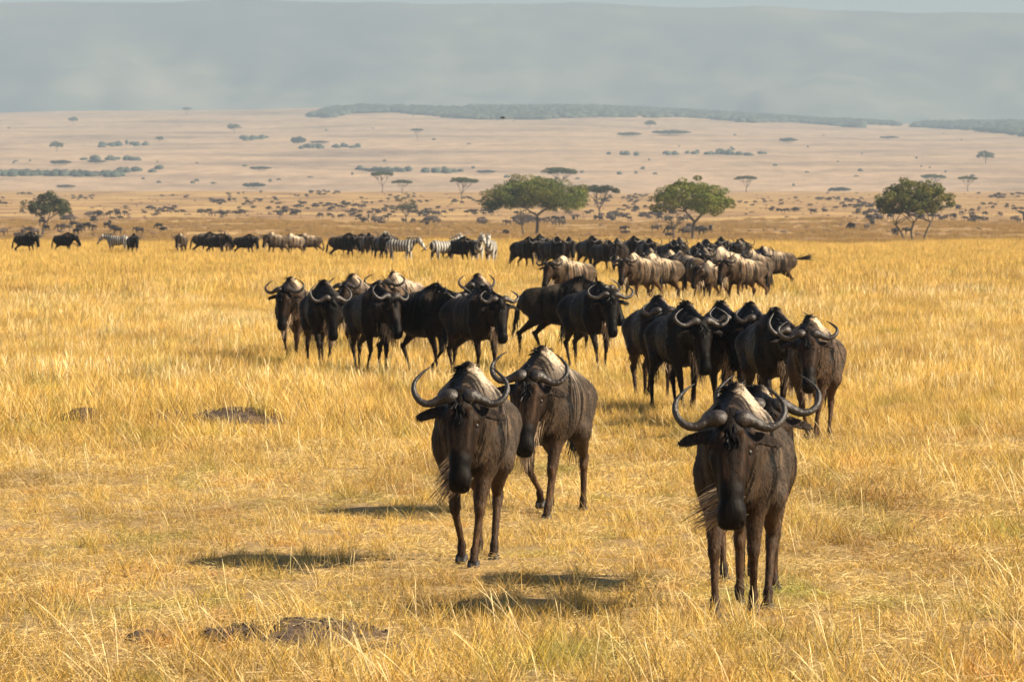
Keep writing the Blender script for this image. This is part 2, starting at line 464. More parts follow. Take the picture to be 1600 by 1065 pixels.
def build_wildebeest(root, h, yaw=0, pitch=70, legs=(0, 0, 0, 0), lift=(0, 0, 0, 0), wind=(0, 0, 0), lod=0, seed=0, drop=0., tail='hang', roll=0., brow=1.0, thin=.93, mz=.82, hs0=1.0, nf=None):
    """x forward, y left, z up. legs = hoof offsets (front left, front right, hind left, hind right)"""
    rng = np.random.default_rng(seed)
    S = SDF()
    W = thin
    # trunk
    S.ell((.30, 0, .95), (.30, .215 * W, .345), FRONT, .06, .9)
    S.ell((.02, 0, .93), (.42, .240 * W, .295), BODY, .08, .8)
    S.ell((-.38, 0, .945), (.29, .22 * W, .235), BODY, .08, .25)
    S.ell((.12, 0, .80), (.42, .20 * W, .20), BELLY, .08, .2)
    S.cap((.34, 0, 1.17), (.40, 0, 1.345), .105, .030, NECK, .045, .5)
    S.cap((.40, 0, 1.345), (.22, 0, 1.265), .030, .045, NECK, .045, .4)      # the hump over the withers
    S.cap((.30, 0, 1.25), (-.05, 0, 1.135), .06, .085, BODY, .08, .6)
    S.cap((-.05, 0, 1.13), (-.50, 0, 1.06), .085, .10, BODY, .07, .2)
    S.cap((.50, 0, .80), (.55, 0, 1.0), .135, .16, NECK, .08, .7)         # breast
    for s in (1, -1):
        S.cap((.36, s * .13 * W, 1.12), (.40, s * .155 * W, .80), .115, .10, FRONT, .06, .9)  # shoulder blade
    # head frame
    y = R(yaw); p = R(pitch)
    f = np.array([math.cos(p) * math.cos(y), math.cos(p) * math.sin(y), -math.sin(p)])
    l = np.array([-math.sin(y), math.cos(y), 0.]); u = np.cross(f, l)
    if roll:
        c_, s_ = math.cos(R(roll)), math.sin(R(roll)); l, u = l * c_ + u * s_, u * c_ - l * s_
    Nk = np.array([.50, 0, 1.10]); yh = y * .55
    P = Nk + np.array([.36 * math.cos(yh), .36 * math.sin(yh), .045 - drop])
    def Hd(a, b, c): return P + a * f + b * l + c * u
    # neck
    S.cap((.40, 0, 1.16), P + np.array([-.05, 0, 0]) * 1 + u * -.03, .17, .105, NECK, .09, .9, sy=.72)
    S.cap((.50, 0, .95), Hd(.08, 0, -.12), .17, .10, NECK, .09, .8, sy=.75)
    S.cap((.38, 0, 1.31), Hd(-.04, 0, -.03), .035, .060, NECK, .05, .5)
    # skull and face
    S.cap(Hd(0, 0, 0), Hd(.15, 0, .0), .095, .105, FACE, .04)
    for s in (1, -1):
        S.cap(Hd(.12, s * .040, .02), Hd(.40, s * .020, .045), .074, .046, FACE, .03)
        S.cap(Hd(.40, s * .020, .04), Hd(.53, s * .026, .035), .046, .048, FACE, .03)
        S.cap(Hd(.08, s * .050, -.08), Hd(.46, s * .022, -.035), .078, .042, FACE, .035)
        S.cap(Hd(.10, s * .105, -.02), Hd(.22, s * .10, -.05), .045, .035, tuple(c * 1.4 for c in FACE), .035)
        S.cap(Hd(.52, s * .030 * mz, .012), Hd(.575, s * .034 * mz, .002), .049 * (.3 + .7 * mz), .046 * (.3 + .7 * mz), FACE, .04)
        S.ell(Hd(.13, s * .092, .045), (.036, .036, .036), BROW, .03)
        S.cap(Hd(.09, s * .060, .088), Hd(.33, s * .046, .080), .030, .019, tuple(c * brow for c in BROW), .02)
        S.cap(Hd(.20, s * .105, .02), Hd(.33, s * .080, .0), .02, .016, BROW, .025)
        S.ell(Hd(.572, s * .048 * mz, .032), (.028, .024, .028), tuple(c * 2.2 for c in FACE), .02)
        # ear
        ed = nrm(s * l * .92 + f * .30 - u * .05)
        en = nrm(u * .9 + f * -.35 - ed * (ed @ (u * .9 + f * -.35))); es = np.cross(ed, en)
        th = max(.014, h * .75)
        S.ell(Hd(.035, s * .10, -.015) + ed * .10, (.118, .048, th), EARC, .02, 0, basis=(ed, es, en))
        if lod == 0:
            S.ell(Hd(.035, s * .10, -.015) + ed * .115 + en * .017, (.08, .030, .012), (.025, .02, .017), .008, 0, basis=(ed, es, en), sub=True)
            S.ell(Hd(.596, s * .054 * mz, .042), (.016, .012, .018), (.006, .005, .005), .008, sub=True)
            S.ell(Hd(.165, s * .125, .05), (.028, .024, .024), (.004, .003, .003), .012, sub=True)
            S.cap(Hd(.62, s * .0, -.028), Hd(.54, s * .092, -.035), .006, .006, (.006, .005, .005), .008, sub=True)
    S.cap(Hd(.57, -.02, -.045), Hd(.57, .02, -.045), .036, .036, FACE, .02)
    S.cap(Hd(.16, 0, .080), Hd(.50, 0, .060), .036, .026, FACE, .03)
    # front legs
    hoofs = []
    if nf is None: nf = rng.uniform(.45, .85)
    if lod: legs = [v * 1.35 for v in legs]; lift = [max(lv, .05 if (dv < -.12 and q_ < 2) else lv) for q_, (lv, dv) in enumerate(zip(lift, legs))]
    for i, s in ((0, 1), (1, -1)):
        dx, lf = legs[i], lift[i]; hy = s * .122 * nf; ky = s * (.06 + .062 * nf)
        e = (.385 + dx * .12, s * .140 * W, .70); kx = .405 + dx * .55 + lf * 1.4
        ax_, bx_ = .385 + dx * .95 - lf * .6, .425 + dx - lf * 1.3
        S.cap((.38, s * .15 * W, .86), e, .115, .086, FRONT, .05, .6)
        S.cap(e, (kx, ky, .43 + lf * .2), .068, .037, LEG, .035)
        S.ell((kx + .008, ky, .405 + lf * .2), (.039, .038, .050), LEG, .016)
        S.cap((kx, ky, .39 + lf * .2), (ax_, hy, .14 + lf), .029, .0215, LEG, .02)
        S.ell((ax_ + .003, hy, .125 + lf), (.032, .029, .032), LEGD, .018)
        S.cap((ax_ + .005, hy, .12 + lf), (bx_, hy, .055 + lf), .026, .033, LEGD, .015)
        hoofs.append((bx_ + .005, hy, lf))
    for i, s in ((2, 1), (3, -1)):
        dx, lf = legs[i], lift[i]; hy = s * .122 * (.4 + .6 * nf)
        st = (-.27 + dx * .25, s * .15 * W, .70); hk = (-.53 + dx * .6, s * (.05 + .075 * nf), .45 + lf * .4)
        S.cap((-.43, s * .11 * W, .95), st, .155, .095, BODY, .06, .1)
        S.cap(st, (hk[0] + .03, hk[1], hk[2] + .05), .086, .038, LEG, .04)
        S.cap((hk[0] - .025, hk[1], hk[2] + .03), (hk[0] + .02, hk[1], hk[2] - .05), .037, .032, LEG, .02)
        S.cap(hk, (-.465 + dx * .95, hy, .14 + lf), .032, .023, LEG, .02)
        S.ell((-.463 + dx * .95, hy, .125 + lf), (.033, .030, .033), LEGD, .018)
        S.cap((-.462 + dx * .95, hy, .12 + lf), (-.43 + dx, hy, .055 + lf), .027, .033, LEGD, .015)
        hoofs.append((-.425 + dx, hy, lf))
    # tail dock
    if tail == 'fly': tp = [(-.64, 0, 1.04), (-.85, 0, 1.0)]
    else: tp = [(-.65, 0, 1.04), (-.74, 0, .80)]
    S.cap((-.60, 0, 1.05), tp[0], .035, .028, BODY, .03); S.cap(tp[0], tp[1], .028, max(.016, h * .6), BODY, .02)
    V, Q, Cc = S.build(h, 2 if lod < 2 else 1)
    # sun sheen painted over silvery hair: left flank of the hump, top of the back
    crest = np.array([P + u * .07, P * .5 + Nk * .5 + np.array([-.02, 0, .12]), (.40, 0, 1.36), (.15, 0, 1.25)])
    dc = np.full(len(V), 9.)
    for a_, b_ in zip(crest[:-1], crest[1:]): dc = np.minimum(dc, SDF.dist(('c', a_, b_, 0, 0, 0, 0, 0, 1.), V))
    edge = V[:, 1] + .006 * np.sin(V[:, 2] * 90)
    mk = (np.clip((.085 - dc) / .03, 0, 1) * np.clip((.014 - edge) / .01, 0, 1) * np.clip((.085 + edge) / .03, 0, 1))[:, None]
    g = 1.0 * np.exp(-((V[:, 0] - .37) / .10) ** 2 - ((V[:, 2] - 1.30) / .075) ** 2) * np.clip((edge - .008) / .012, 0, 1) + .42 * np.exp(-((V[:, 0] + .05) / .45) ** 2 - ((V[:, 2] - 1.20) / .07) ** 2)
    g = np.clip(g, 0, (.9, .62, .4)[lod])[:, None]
    Cc[:, :3] = Cc[:, :3] * (1 - g) + np.array(SUNLIT) * g; Cc[:, 3:] *= 1 - .7 * g
    Cc[:, :3] = Cc[:, :3] * (1 - mk) + np.array(MANEC) * mk; Cc[:, 3:] *= 1 - mk
    m_ = brindle(V); m_ = 1 + (m_ - 1) * np.clip(Cc[:, 3] * 1.2, 0, 1); Cc[:, :3] *= m_[:, None]; Cc[:, 3] = 0
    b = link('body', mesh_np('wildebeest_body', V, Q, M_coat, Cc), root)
    if lod < 2:
        fv, fq, fc = fur(V, Q, Cc, (30000, 5000)[lod], (.030, .045)[lod], (.0030, .008)[lod], rng, P, f)
        link('fur', mesh_np('wildebeest_fur', fv, fq, M_fur, fc, smooth=False), root)
    # horns
    hsc = hs0 if lod == 0 else rng.uniform(.84, 1.04); cur = 1.0 if lod == 0 else rng.uniform(.72, 1.12)
    for s in (1, -1):
        jit = rng.uniform(.95, 1.05) * hsc
        pth = [(-.005, .030, .035), (-.030, .075, .058), (-.015, .135, .055), (.018, .205, .05), (.004, .275, .05), (-.062, .322, .045), (-.140, .320, .035), (-.212, .264, .028), (-.258, .206, .02)]
        if lod: rad = [.044, .050, .035, .027, .0235, .020, .015, .010, .003]
        else: rad = [.043, .056, .035, .0265, .023, .0195, .015, .0095, .0025]
        pp = [Hd(a * (jit if a > -.05 else jit * cur), s * (bb * (hs0 if bb < .15 else .3 + .7 * jit if bb < .22 else jit)), c) for a, bb, c in pth]
        hc = lambda t: (.046 - .030 * t, .037 - .025 * t, .029 - .020 * t)
        V, Q, Cc = tube(pp, rad, 12 if lod == 0 else (8 if lod == 1 else 6), hc, ridge=.045 if lod == 0 else 0)
        link('horn', mesh_np('wildebeest_horn', V, Q, M_horn, Cc), root)
    # eyes, hooves
    if lod < 2:
        for s in (1, -1):
            V, Q = sphere(Hd(.165, s * .104, .042), .0185, 6)
            link('eye', mesh_np('wildebeest_eye', V, Q, M_eye), root)
        for (hx, hy, lf) in hoofs:
            for_ = SDF()
            for s in (1, -1):
                for_.cap((hx - .012, hy + s * .018, .05 + lf), (hx + .028, hy + s * .017, .022 + lf), .026, .023, (0, 0, 0), .01)
            V, Q, Cc = for_.build(max(.008, h * .6), 1)
            V[:, 2] = np.maximum(V[:, 2], lf)
            link('hoof', mesh_np('wildebeest_hoof', V, Q, M_hoof), root)
    # hair
    n = (900, 320, 80)[lod]; wd = (.010, .017, .032)[lod]
    crest = [Hd(.12, 0, .10), Hd(0, 0, .085), P * .66 + Nk * .34 + np.array([0, 0, .10]), Nk * .5 + np.array([.40, 0, 1.36]) * .5 + np.array([0, 0, .03]), np.array([.41, 0, 1.365]), np.array([.20, 0, 1.29])]
    crest = np.array(crest); rt = []
    wv = np.array(wind)
    for i in range(n):
        t = rng.uniform(0, 1) ** .9 * (len(crest) - 1.001); k = int(t); q = crest[k] * (1 - t + k) + crest[k + 1] * (t - k)
        s = -1 if rng.random() < .78 else 1; off = np.array([rng.normal() * .01, s * rng.uniform(0, .03) - .004, -.012])
        back = -.5 if k >= 1 else .2
        if k == 0: d = f * .55 + l * rng.normal() * .35 + u * .5; ln = rng.uniform(.05, .10)
        else: d = np.array([back * .4 + rng.normal() * .2, s * rng.uniform(.1, .9), rng.uniform(.1, .75)]) + wv * .4; ln = rng.uniform(.05, .12) * (1.0 if k < 4 else .7)
        rt.append((q + off, d, ln, wd, 1.7 if k else .5, MANEC))
    V, Q, Cc = strands(rt, rng, 3 if lod else 4)
    link('mane', mesh_np('wildebeest_mane', V, Q, M_black, Cc), root)
    rt = []
    n = (330, 130, 30)[lod]; wd = (.006, .012, .03)[lod]
    for i in range(n):
        t = rng.uniform(0, 1) ** 1.3
        q = Hd(.46, 0, -.08) * (1 - t) + np.array([.60, 0, .84]) * t if t > .35 else Hd(.50 - .5 * t, 0, -.075 - .15 * t)
        q = q + np.array([rng.normal() * .01, rng.normal() * .025, 0]) + l * rng.normal() * .015
        d = np.array([rng.normal() * .15, rng.normal() * .15, -1]) + wv
        g = rng.uniform(.5, 1.2)
        rt.append((q, d, rng.uniform(.14, .30) * (1 - .35 * t), wd, .3, (.42 * g, .31 * g, .20 * g) if rng.random() < .82 else (.04, .028, .02)))
    V, Q, Cc = strands(rt, rng, 3 if lod else 4)
    link('beard', mesh_np('wildebeest_beard', V, Q, M_hair, Cc), root)
    rt = []
    n = (220, 110, 30)[lod]; wd = (.009, .015, .035)[lod]
    a, c = np.array(tp[0]), np.array(tp[1])
    for i in range(n):
        t = rng.uniform(.25, 1); q = a * (1 - t) + c * t + rng.normal(size=3) * .008
        if tail == 'fly': d = np.array([-1, rng.normal() * .12, .25 + rng.normal() * .12]); dr = .15
        else: d = np.array([-.12, rng.normal() * .09, -1]) + wv * .25; dr = .2
        rt.append((q, d, rng.uniform(.25, .50), wd, dr, MANEC))
    V, Q, Cc = strands(rt, rng, 3 if lod else 4)
    link('tail', mesh_np('wildebeest_tail', V, Q, M_black, Cc), root)
    return root

def tint(root, c):
    for ch in root.children: ch.color = (*c, 1)

def put(root, px, d, heading, label=None, group=None, scale=1.0, dy=0.):
    x = X(px, d); z = float(tz(x, d))
    root.location = (x, d, z + dy - .028)
    root.rotation_euler = (0, 0, R(heading - 90))
    root.scale = (scale,) * 3
    if label: root['label'] = label
    if group: root['group'] = group

# ------------------------------------------------------------------ the herd, near animals
G_FRONT = 'wildebeest walking at the head of the herd'
G_MIDL = 'wildebeest in the left middle cluster'
G_MIDR = 'wildebeest in the right middle cluster'
G_BACK = 'wildebeest in the long back row'
def wb(label, group, px, d, heading, h, lod, sc_=1.0, tin=(1, 1, 1), **kw):
    r = thing('wildebeest', label, 'wildebeest', group)
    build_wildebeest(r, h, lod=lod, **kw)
    put(r, px, d, heading, scale=sc_); tint(r, tin)
    return r

HQ = .0115
wb('brown wildebeest leading the left pair, its pale beard blown aside', G_FRONT, 745, 38.5, -8, HQ, 0, 1.0,
   yaw=6, pitch=73, legs=(.14, -.10, .24, -.24), lift=(0, .025, 0, 0), nf=.5, wind=(.1, -1.0, 0), seed=1, drop=.02, thin=.85, brow=1.05, hs0=.92)
wb('wildebeest with head hidden partly behind the leading animal of the left pair', G_FRONT, 866, 45.3, -14, HQ * 1.1, 0, 1.0,
   yaw=2, pitch=71, legs=(.14, -.16, -.16, .22), lift=(0, .09, 0, 0), nf=.6, wind=(0, -.2, 0), seed=2, roll=-7, brow=1.8, drop=.03, thin=.88, hs0=.88)
wb('nearest wildebeest of all, black faced with a wispy beard blown sideways', G_FRONT, 1163, 33.55, -10, HQ, 0, 1.0,
   yaw=10, pitch=70, legs=(-.06, .16, .20, -.14), lift=(.02, 0, 0, 0), nf=.8, wind=(.1, -1.7, .25), seed=3, drop=.0, roll=-2, thin=.84, mz=1.0, brow=1.05, hs0=.97)
wb('wildebeest almost hidden behind the nearest one, only horns and an ear showing', G_FRONT, 1170, 36.25, 7, .016, 0, .95,
   yaw=-4, pitch=66, drop=-.07, legs=(.05, -.05, -.1, .1), wind=(0, .2, 0), seed=4)

MQ = .019
midr = [
 ('wildebeest with striped brown flank at the right end of the middle row', 1276, 60.6, -12, dict(yaw=12, pitch=68, legs=(.08, -.10, .1, -.1), seed=11), (1.15, 1.1, 1.05)),
 ('wildebeest with lowered muzzle beside the striped one at the right row end', 1198, 64.0, 12, dict(yaw=14, pitch=74, drop=.05, legs=(-.05, .10, 0, .1), seed=12), (.27, .25, .25)),
 ('wildebeest squeezed between two others, one curled horn above its black neck', 1160, 68.0, 12, dict(yaw=-8, pitch=60, legs=(.05, -.10, 0, .1), seed=13), (.27, .25, .25)),
 ('wildebeest with tall pointed mane and long tan beard', 1116, 68.5, 11, dict(yaw=4, pitch=74, legs=(-.12, .06, .1, -.1), seed=14, wind=(.3, -.2, 0)), (.4, .38, .38)),
 ('black wildebeest with a bright tuft of beard, overlapping a paler neighbour on its far side', 1056, 68.0, 17, dict(yaw=4, pitch=76, drop=.04, legs=(-.05, .12, .12, -.1), seed=15), (.22, .22, .22)),
 ('wildebeest with wide curled horns at the left end of the right middle cluster', 1016, 72.0, 14, dict(yaw=-14, pitch=60, roll=8, legs=(.1, -.12, -.1, .1), seed=16), (.4, .38, .38)),
 ('black wildebeest in three-quarter view with a fawn throat, standing before a side-on one', 916, 84.0, 27, dict(yaw=-16, pitch=72, legs=(.02, .14, -.05, .12), seed=17), (.22, .22, .22)),
 ('black wildebeest standing side-on with its rump to the left, in the gap between clusters', 872, 90.0, 66, dict(yaw=-12, pitch=62, legs=(.05, -.08, .12, -.12), seed=18), (.22, .22, .22)),
]
for lb, px, d, hd, kw, tn in midr:
    wb(lb, G_MIDR, px, d, hd, MQ if d < 75 else .023, 1, 1.0, tn, **kw)
midl = [
 ('wildebeest with pale sunlit hump and long beard, leftmost of the middle row', 462, 89.0, -8, dict(yaw=-6, pitch=76, roll=6, legs=(.05, -.1, .1, -.1), seed=21), (.9, .85, .8)),
 ('black wildebeest with a sharp peaked mane, second from the left of the middle row', 500, 85.5, 11, dict(yaw=8, pitch=80, drop=.07, legs=(-.05, .08, .1, -.1), seed=22), (.22, .22, .22)),
 ('wildebeest with one long horn raised, mostly hidden behind a brown-faced neighbour', 562, 93.0, -14, dict(yaw=-4, pitch=64, legs=(.05, -.1, .1, -.1), seed=23), (.9, .85, .8)),
 ('wildebeest with a reddish brown face, striding with forelegs apart', 576, 82.5, 20, dict(yaw=10, pitch=66, roll=-8, legs=(.14, -.14, -.2, .12), seed=24, brow=2.2), (.27, .25, .25)),
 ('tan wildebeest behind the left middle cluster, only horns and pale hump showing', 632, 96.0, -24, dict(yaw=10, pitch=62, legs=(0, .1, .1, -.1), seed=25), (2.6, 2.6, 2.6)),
 ('heavy black wildebeest side-on with a high rounded hump and head turned away', 652, 82.0, 44, dict(yaw=10, pitch=52, legs=(-.1, .1, .16, -.2), seed=26), (.2, .2, .2)),
 ('black wildebeest with wide horns and one ear spread, at the right of the left cluster', 736, 80.5, 30, dict(yaw=-12, pitch=72, legs=(.1, -.02, -.16, .1), seed=27, brow=1.6), (.27, .25, .25)),
 ('wildebeest facing straight ahead, standing just behind the wide-horned one', 750, 93.5, -4, dict(yaw=2, pitch=66, legs=(.05, -.1, .1, -.1), seed=28), (.7, .65, .62)),
]
for lb, px, d, hd, kw, tn in midl:
    wb(lb, G_MIDL, px, d, hd, .023, 1, 1.0, tn, **kw)

# back rows: four poses, copied
protos = []
for i, kw in enumerate([dict(yaw=0, pitch=70, legs=(.08, -.1, .12, -.12)), dict(yaw=22, pitch=62, legs=(-.1, .1, -.1, .15)),
                        dict(yaw=-25, pitch=74, legs=(.12, 0, -.15, .1)), dict(yaw=5, pitch=50, legs=(0, .05, .05, -.05)),
                        dict(yaw=0, pitch=60, legs=(0, .05, .05, -.05), tail='fly')]):
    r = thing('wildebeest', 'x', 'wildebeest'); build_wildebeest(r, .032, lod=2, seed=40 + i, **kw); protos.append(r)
used = set()
def from_proto(k):
    if k in used: return copy_tree(protos[k])
    used.add(k); return protos[k]
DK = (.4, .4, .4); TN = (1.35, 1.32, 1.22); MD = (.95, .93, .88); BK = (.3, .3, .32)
back = [
 (817, 205, 35, 0, BK, 'black wildebeest standing alone below the trunk of the widest acacia'),
 (838, 228, 20, 1, DK, 'half hidden dark wildebeest under the widest acacia, right behind a black one'),
 (862, 200, 30, 2, BK, 'black wildebeest behind the tan one whose head points left'),
 (897, 132, -48, 1, TN, 'tan wildebeest with lowered dark head, standing in front of the row on its left side'),
 (886, 214, 12, 0, DK, 'dark wildebeest in the back row just above the tan one with lowered head'),
 (918, 205, 25, 3, DK, 'dark wildebeest looking over the rump of the tan one with lowered head'),
 (942, 196, 34, 2, BK, 'black humped wildebeest in the gap right of the lowered tan one'),
 (968, 190, -10, 0, DK, 'dark wildebeest with horns showing left of the two white-humped ones'),
 (984, 208, 22, 1, DK, 'dark wildebeest peering above the first white-humped one'),
 (1004, 137, -38, 1, TN, 'tan wildebeest with a bright white hump, first of the sunlit rank'),
 (1010, 200, 16, 0, BK, 'black wildebeest head behind the first two sunlit ones'),
 (1036, 139, -50, 0, TN, 'tan wildebeest side-on, second of the sunlit rank'),
 (1044, 192, 30, 2, BK, 'black wildebeest with round hump above the second of the sunlit rank'),
 (1064, 206, -8, 0, DK, 'dark wildebeest between two black humps at the back'),
 (1076, 143, -150, 3, TN, 'tan wildebeest turned rump first, third of the sunlit rank'),
 (1096, 190, 24, 2, BK, 'black peaked wildebeest above the dark faces in the middle of the sunlit rank'),
 (1100, 147, -5, 0, DK, 'dark-faced wildebeest looking out of the sunlit rank'),
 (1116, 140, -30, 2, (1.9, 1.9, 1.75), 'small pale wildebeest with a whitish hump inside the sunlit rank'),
 (1124, 204, 8, 1, DK, 'dark wildebeest behind the small pale one'),
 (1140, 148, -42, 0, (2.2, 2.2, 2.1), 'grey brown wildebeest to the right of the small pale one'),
 (1150, 200, 28, 2, BK, 'black wildebeest behind the large tan one near the right end'),
 (1166, 139, -48, 1, TN, 'large tan wildebeest with white shoulder near the right end of the rank'),
 (1192, 152, -4, 0, DK, 'dark wildebeest with curled horns facing out at the right end of the rank'),
 (1020, 160, -15, 0, DK, 'dark wildebeest wedged between the first two sunlit ones and the back'),
 (1054, 154, -22, 2, MD, 'brown wildebeest just left of the one turned rump first'),
 (1088, 174, 10, 1, BK, 'black wildebeest right behind the one turned rump first'),
 (1130, 165, -12, 0, BK, 'black wildebeest peering between the small pale one and the grey brown one'),
 (1156, 180, -8, 2, DK, 'dark wildebeest directly behind the large tan one near the right end'),
 (1184, 146, -30, 0, MD, 'brown wildebeest between the large tan one and the curled-horned one'),
 (1212, 158, -62, 4, MD, 'brown wildebeest with its black tail flung out to the right'),
 (38, 305, 62, 2, BK, 'black wildebeest standing at the far left below the leaning acacia'),
 (98, 308, 56, 1, BK, 'black wildebeest alone to the right of the far left one'),
 (207, 296, 18, 0, BK, 'black wildebeest standing in front of a pale zebra at the left'),
 (284, 300, -12, 0, MD, 'lone greyish wildebeest with raised horns left of the tight distant bunch'),
 (318, 304, 68, 2, DK, 'first dark wildebeest of the tight left bunch in the distant row'),
 (336, 300, 60, 1, DK, 'second dark wildebeest of the tight left bunch in the distant row'),
 (354, 308, -10, 0, DK, 'horned wildebeest facing out of the tight left bunch'),
 (381, 296, 60, 2, BK, 'large black wildebeest at the right end of the tight left bunch'),
 (434, 292, -46, 1, MD, 'brown wildebeest with head to the left, first of a trio of sunlit ones'),
 (462, 296, -40, 0, (2.2, 2.3, 2.3), 'middle animal of the sunlit trio in the distant row'),
 (486, 300, -62, 2, MD, 'brown wildebeest at the right of the sunlit trio'),
 (534, 262, 64, 2, BK, 'black wildebeest side-on at the left of the group with the zebra'),
 (556, 268, 50, 1, DK, 'dark grey wildebeest next to the black side-on one beside the zebra group'),
 (574, 264, 15, 0, MD, 'greyish wildebeest facing out between black ones near the zebra'),
 (596, 250, 20, 3, BK, 'black wildebeest with peaked mane at the tail of the grazing zebra'),
 (611, 272, -20, 0, DK, 'dark wildebeest head showing above the grazing zebra'),
 (714, 232, 52, 2, BK, 'black wildebeest standing against the striped rump of a zebra'),
]
for px, d, hd, k, tn, lb in back:
    r = from_proto(k); put(r, px, d, hd, lb, G_BACK, scale=float(RNG.uniform(.96, 1.05)))
    if lb.startswith('small pale'): r.scale = (.85,) * 3
    tint(r, tn)

# ------------------------------------------------------------------ zebras
def build_zebra(root, h, pitch=40, yaw=0, swish=False, seed=0, neck_up=.28):
    S = SDF(); WH = (.6, .56, .48); BL = (.03, .025, .022)
    S.ell((.32, 0, .88), (.28, .20, .28), WH, .06, 1); S.ell((0, 0, .88), (.42, .24, .26), WH, .08, 1); S.ell((-.38, 0, .92), (.28, .22, .26), WH, .08, 1)
    y = R(yaw); p = R(pitch)
    P = np.array([.48 + .38 * math.cos(y), .38 * math.sin(y), 1.02 + neck_up])
    f = np.array([math.cos(p) * math.cos(y), math.cos(p) * math.sin(y), -math.sin(p)]); l = np.array([-math.sin(y), math.cos(y), 0]); u = np.cross(f, l)
    S.cap((.42, 0, 1.0), P, .17, .09, WH, .07, 1, sy=.7)
    S.cap(P, P + f * .18, .09, .10, WH, .04, .9); S.cap(P + f * .15, P + f * .42, .085, .05, WH, .04, .7); S.cap(P + f * .42, P + f * .50, .055, .05, BL, .02, 0)
    for s in (1, -1):
        S.cap(P + l * s * .06, P + l * s * .09 - f * .10 + u * .12, .03, .022, WH, .02, .3)
        for bx, dx in ((.38, .05 * s), (-.40, -.08 * s)):
            S.cap((bx, s * .13, .8), (bx - .02 + dx, s * .13, .45), .10, .05, WH, .04, 1)
            S.cap((bx - .02 + dx, s * .13, .45), (bx + dx, s * .12, .10), .045, .03, WH, .02, .9)
            S.cap((bx + dx, s * .12, .09), (bx + .04 + dx, s * .12, .035), .035, .04, BL, .015, 0)
    V, Q, Cc = S.build(h, 2)
    link('body', mesh_np('zebra_body', V, Q, M_zeb, Cc), root)
    rng = np.random.default_rng(seed); rt = []
    for i in range(120):
        t = rng.uniform(0, 1); q = np.array([.30, 0, 1.18]) * (1 - t) + (P + np.array([-.02, 0, .10])) * t + np.array([0, rng.normal() * .01, 0])
        rt.append((q, (-.25, rng.normal() * .1, 1), rng.uniform(.07, .11), .02, 0, (.55, .5, .42) if int(t * 14) % 2 else (.02, .02, .02)))
    V, Q, Cc = strands(rt, rng, 2); link('mane', mesh_np('zebra_mane', V, Q, M_hair, Cc), root)
    rt = []
    for i in range(60):
        t = rng.uniform(0, 1)
        d = (-1, rng.normal() * .06, -.75) if swish else (-.15, rng.normal() * .08, -1)
        q = np.array([-.64, 0, 1.05]) + nrm(d) * t * .3
        rt.append((q, d, rng.uniform(.2, .38), .03, .1, (.02, .018, .016) if t > .4 else (.35, .32, .28)))
    V, Q, Cc = strands(rt, rng, 2); link('tail', mesh_np('zebra_tail', V, Q, M_hair, Cc), root)
for lb, px, d, hd, kw in [
    ('zebra with lowered head facing right beside a black wildebeest', 626, 246, 72, dict(pitch=55, neck_up=.10)),
    ('zebra seen from its striped rump with the tail swung out to the left', 693, 232, 125, dict(pitch=30, swish=True)),
    ('zebra with its head up, half hidden behind a black wildebeest', 745, 238, 12, dict(pitch=45, yaw=10)),
    ('zebra facing straight ahead with upright ears, right of the half hidden zebra', 767, 232, -6, dict(pitch=55)),
    ('pale zebra side-on at the left, partly behind a black wildebeest', 184, 306, -108, dict(pitch=50, neck_up=.1)),
    ('zebra head and neck showing beyond the backs left of the grazing zebra', 590, 282, 30, dict(pitch=40)),
]:
    r = thing('zebra', lb, 'zebra', 'zebras mixed into the distant row'); build_zebra(r, .03, seed=int(px), **kw); put(r, px, d, hd)

# ------------------------------------------------------------------ the herd scattered over the plain
def tiny_body(h, grazing=False, lying=False):
    S = SDF(); Cb = (.040, .032, .028)
    oz = -.45 if lying else 0
    S.ell((.25, 0, .98 + oz), (.38, .22, .34), Cb, .08, 0); S.ell((-.3, 0, .95 + oz), (.42, .22, .26), Cb, .1, 0)
    S.cap((.38, 0, 1.2 + oz), (.40, 0, 1.3 + oz), .1, .06, Cb, .06)
    hz = .35 if grazing else .85
    S.cap((.5, 0, 1.05 + oz), (.88, 0, hz + .25 + oz), .16, .11, Cb, .08); S.cap((.88, 0, hz + .25 + oz), (1.02, 0, hz - .2 + oz), .11, .07, (.03, .025, .02), .05)
    for s in (1, -1): S.cap((.85, 0, hz + .32 + oz), (.85, s * .28, hz + .40 + oz), .06, .05, (.06, .05, .04), .03)
    if not lying:
        for x_ in (.38, -.45):
            for s in (1, -1): S.cap((x_, s * .13, .8), (x_ + .05 * s, s * .13, .06), .09, .055, (.05, .038, .028), .04)
    return S.build(h, 1)
tm = []
for g, ly in ((False, False), (True, False), (False, True)):
    V, Q, Cc = tiny_body(.075, g, ly); tm.append(mesh_np('wildebeest_far', V, Q, M_coat, Cc))
tlow = [tiny_body(.13, g, ly) for g, ly in ((False, False), (True, False), (False, True))]
rng = np.random.default_rng(99)
cl = []      # (px, y) of loose files and bunches, densest just under the slope
pts = []
while len(pts) < 1000:
    y0 = rng.choice([rng.uniform(318, 348), rng.uniform(305, 372), rng.uniform(302, 318)], p=[.48, .30, .22])
    x0 = rng.uniform(-60, 1660); n = int(rng.integers(2, 16)); wspan = rng.uniform(15, 110)
    for i in range(n):
        yy = y0 + rng.normal() * (1.2 if rng.random() < .75 else 4)
        if 302 < yy < 369: pts.append((x0 + rng.uniform(-.5, .5) * wspan, yy))
pts.sort(key=lambda q: -q[1])
near_pts, far_pts = pts[:236], pts[236:]
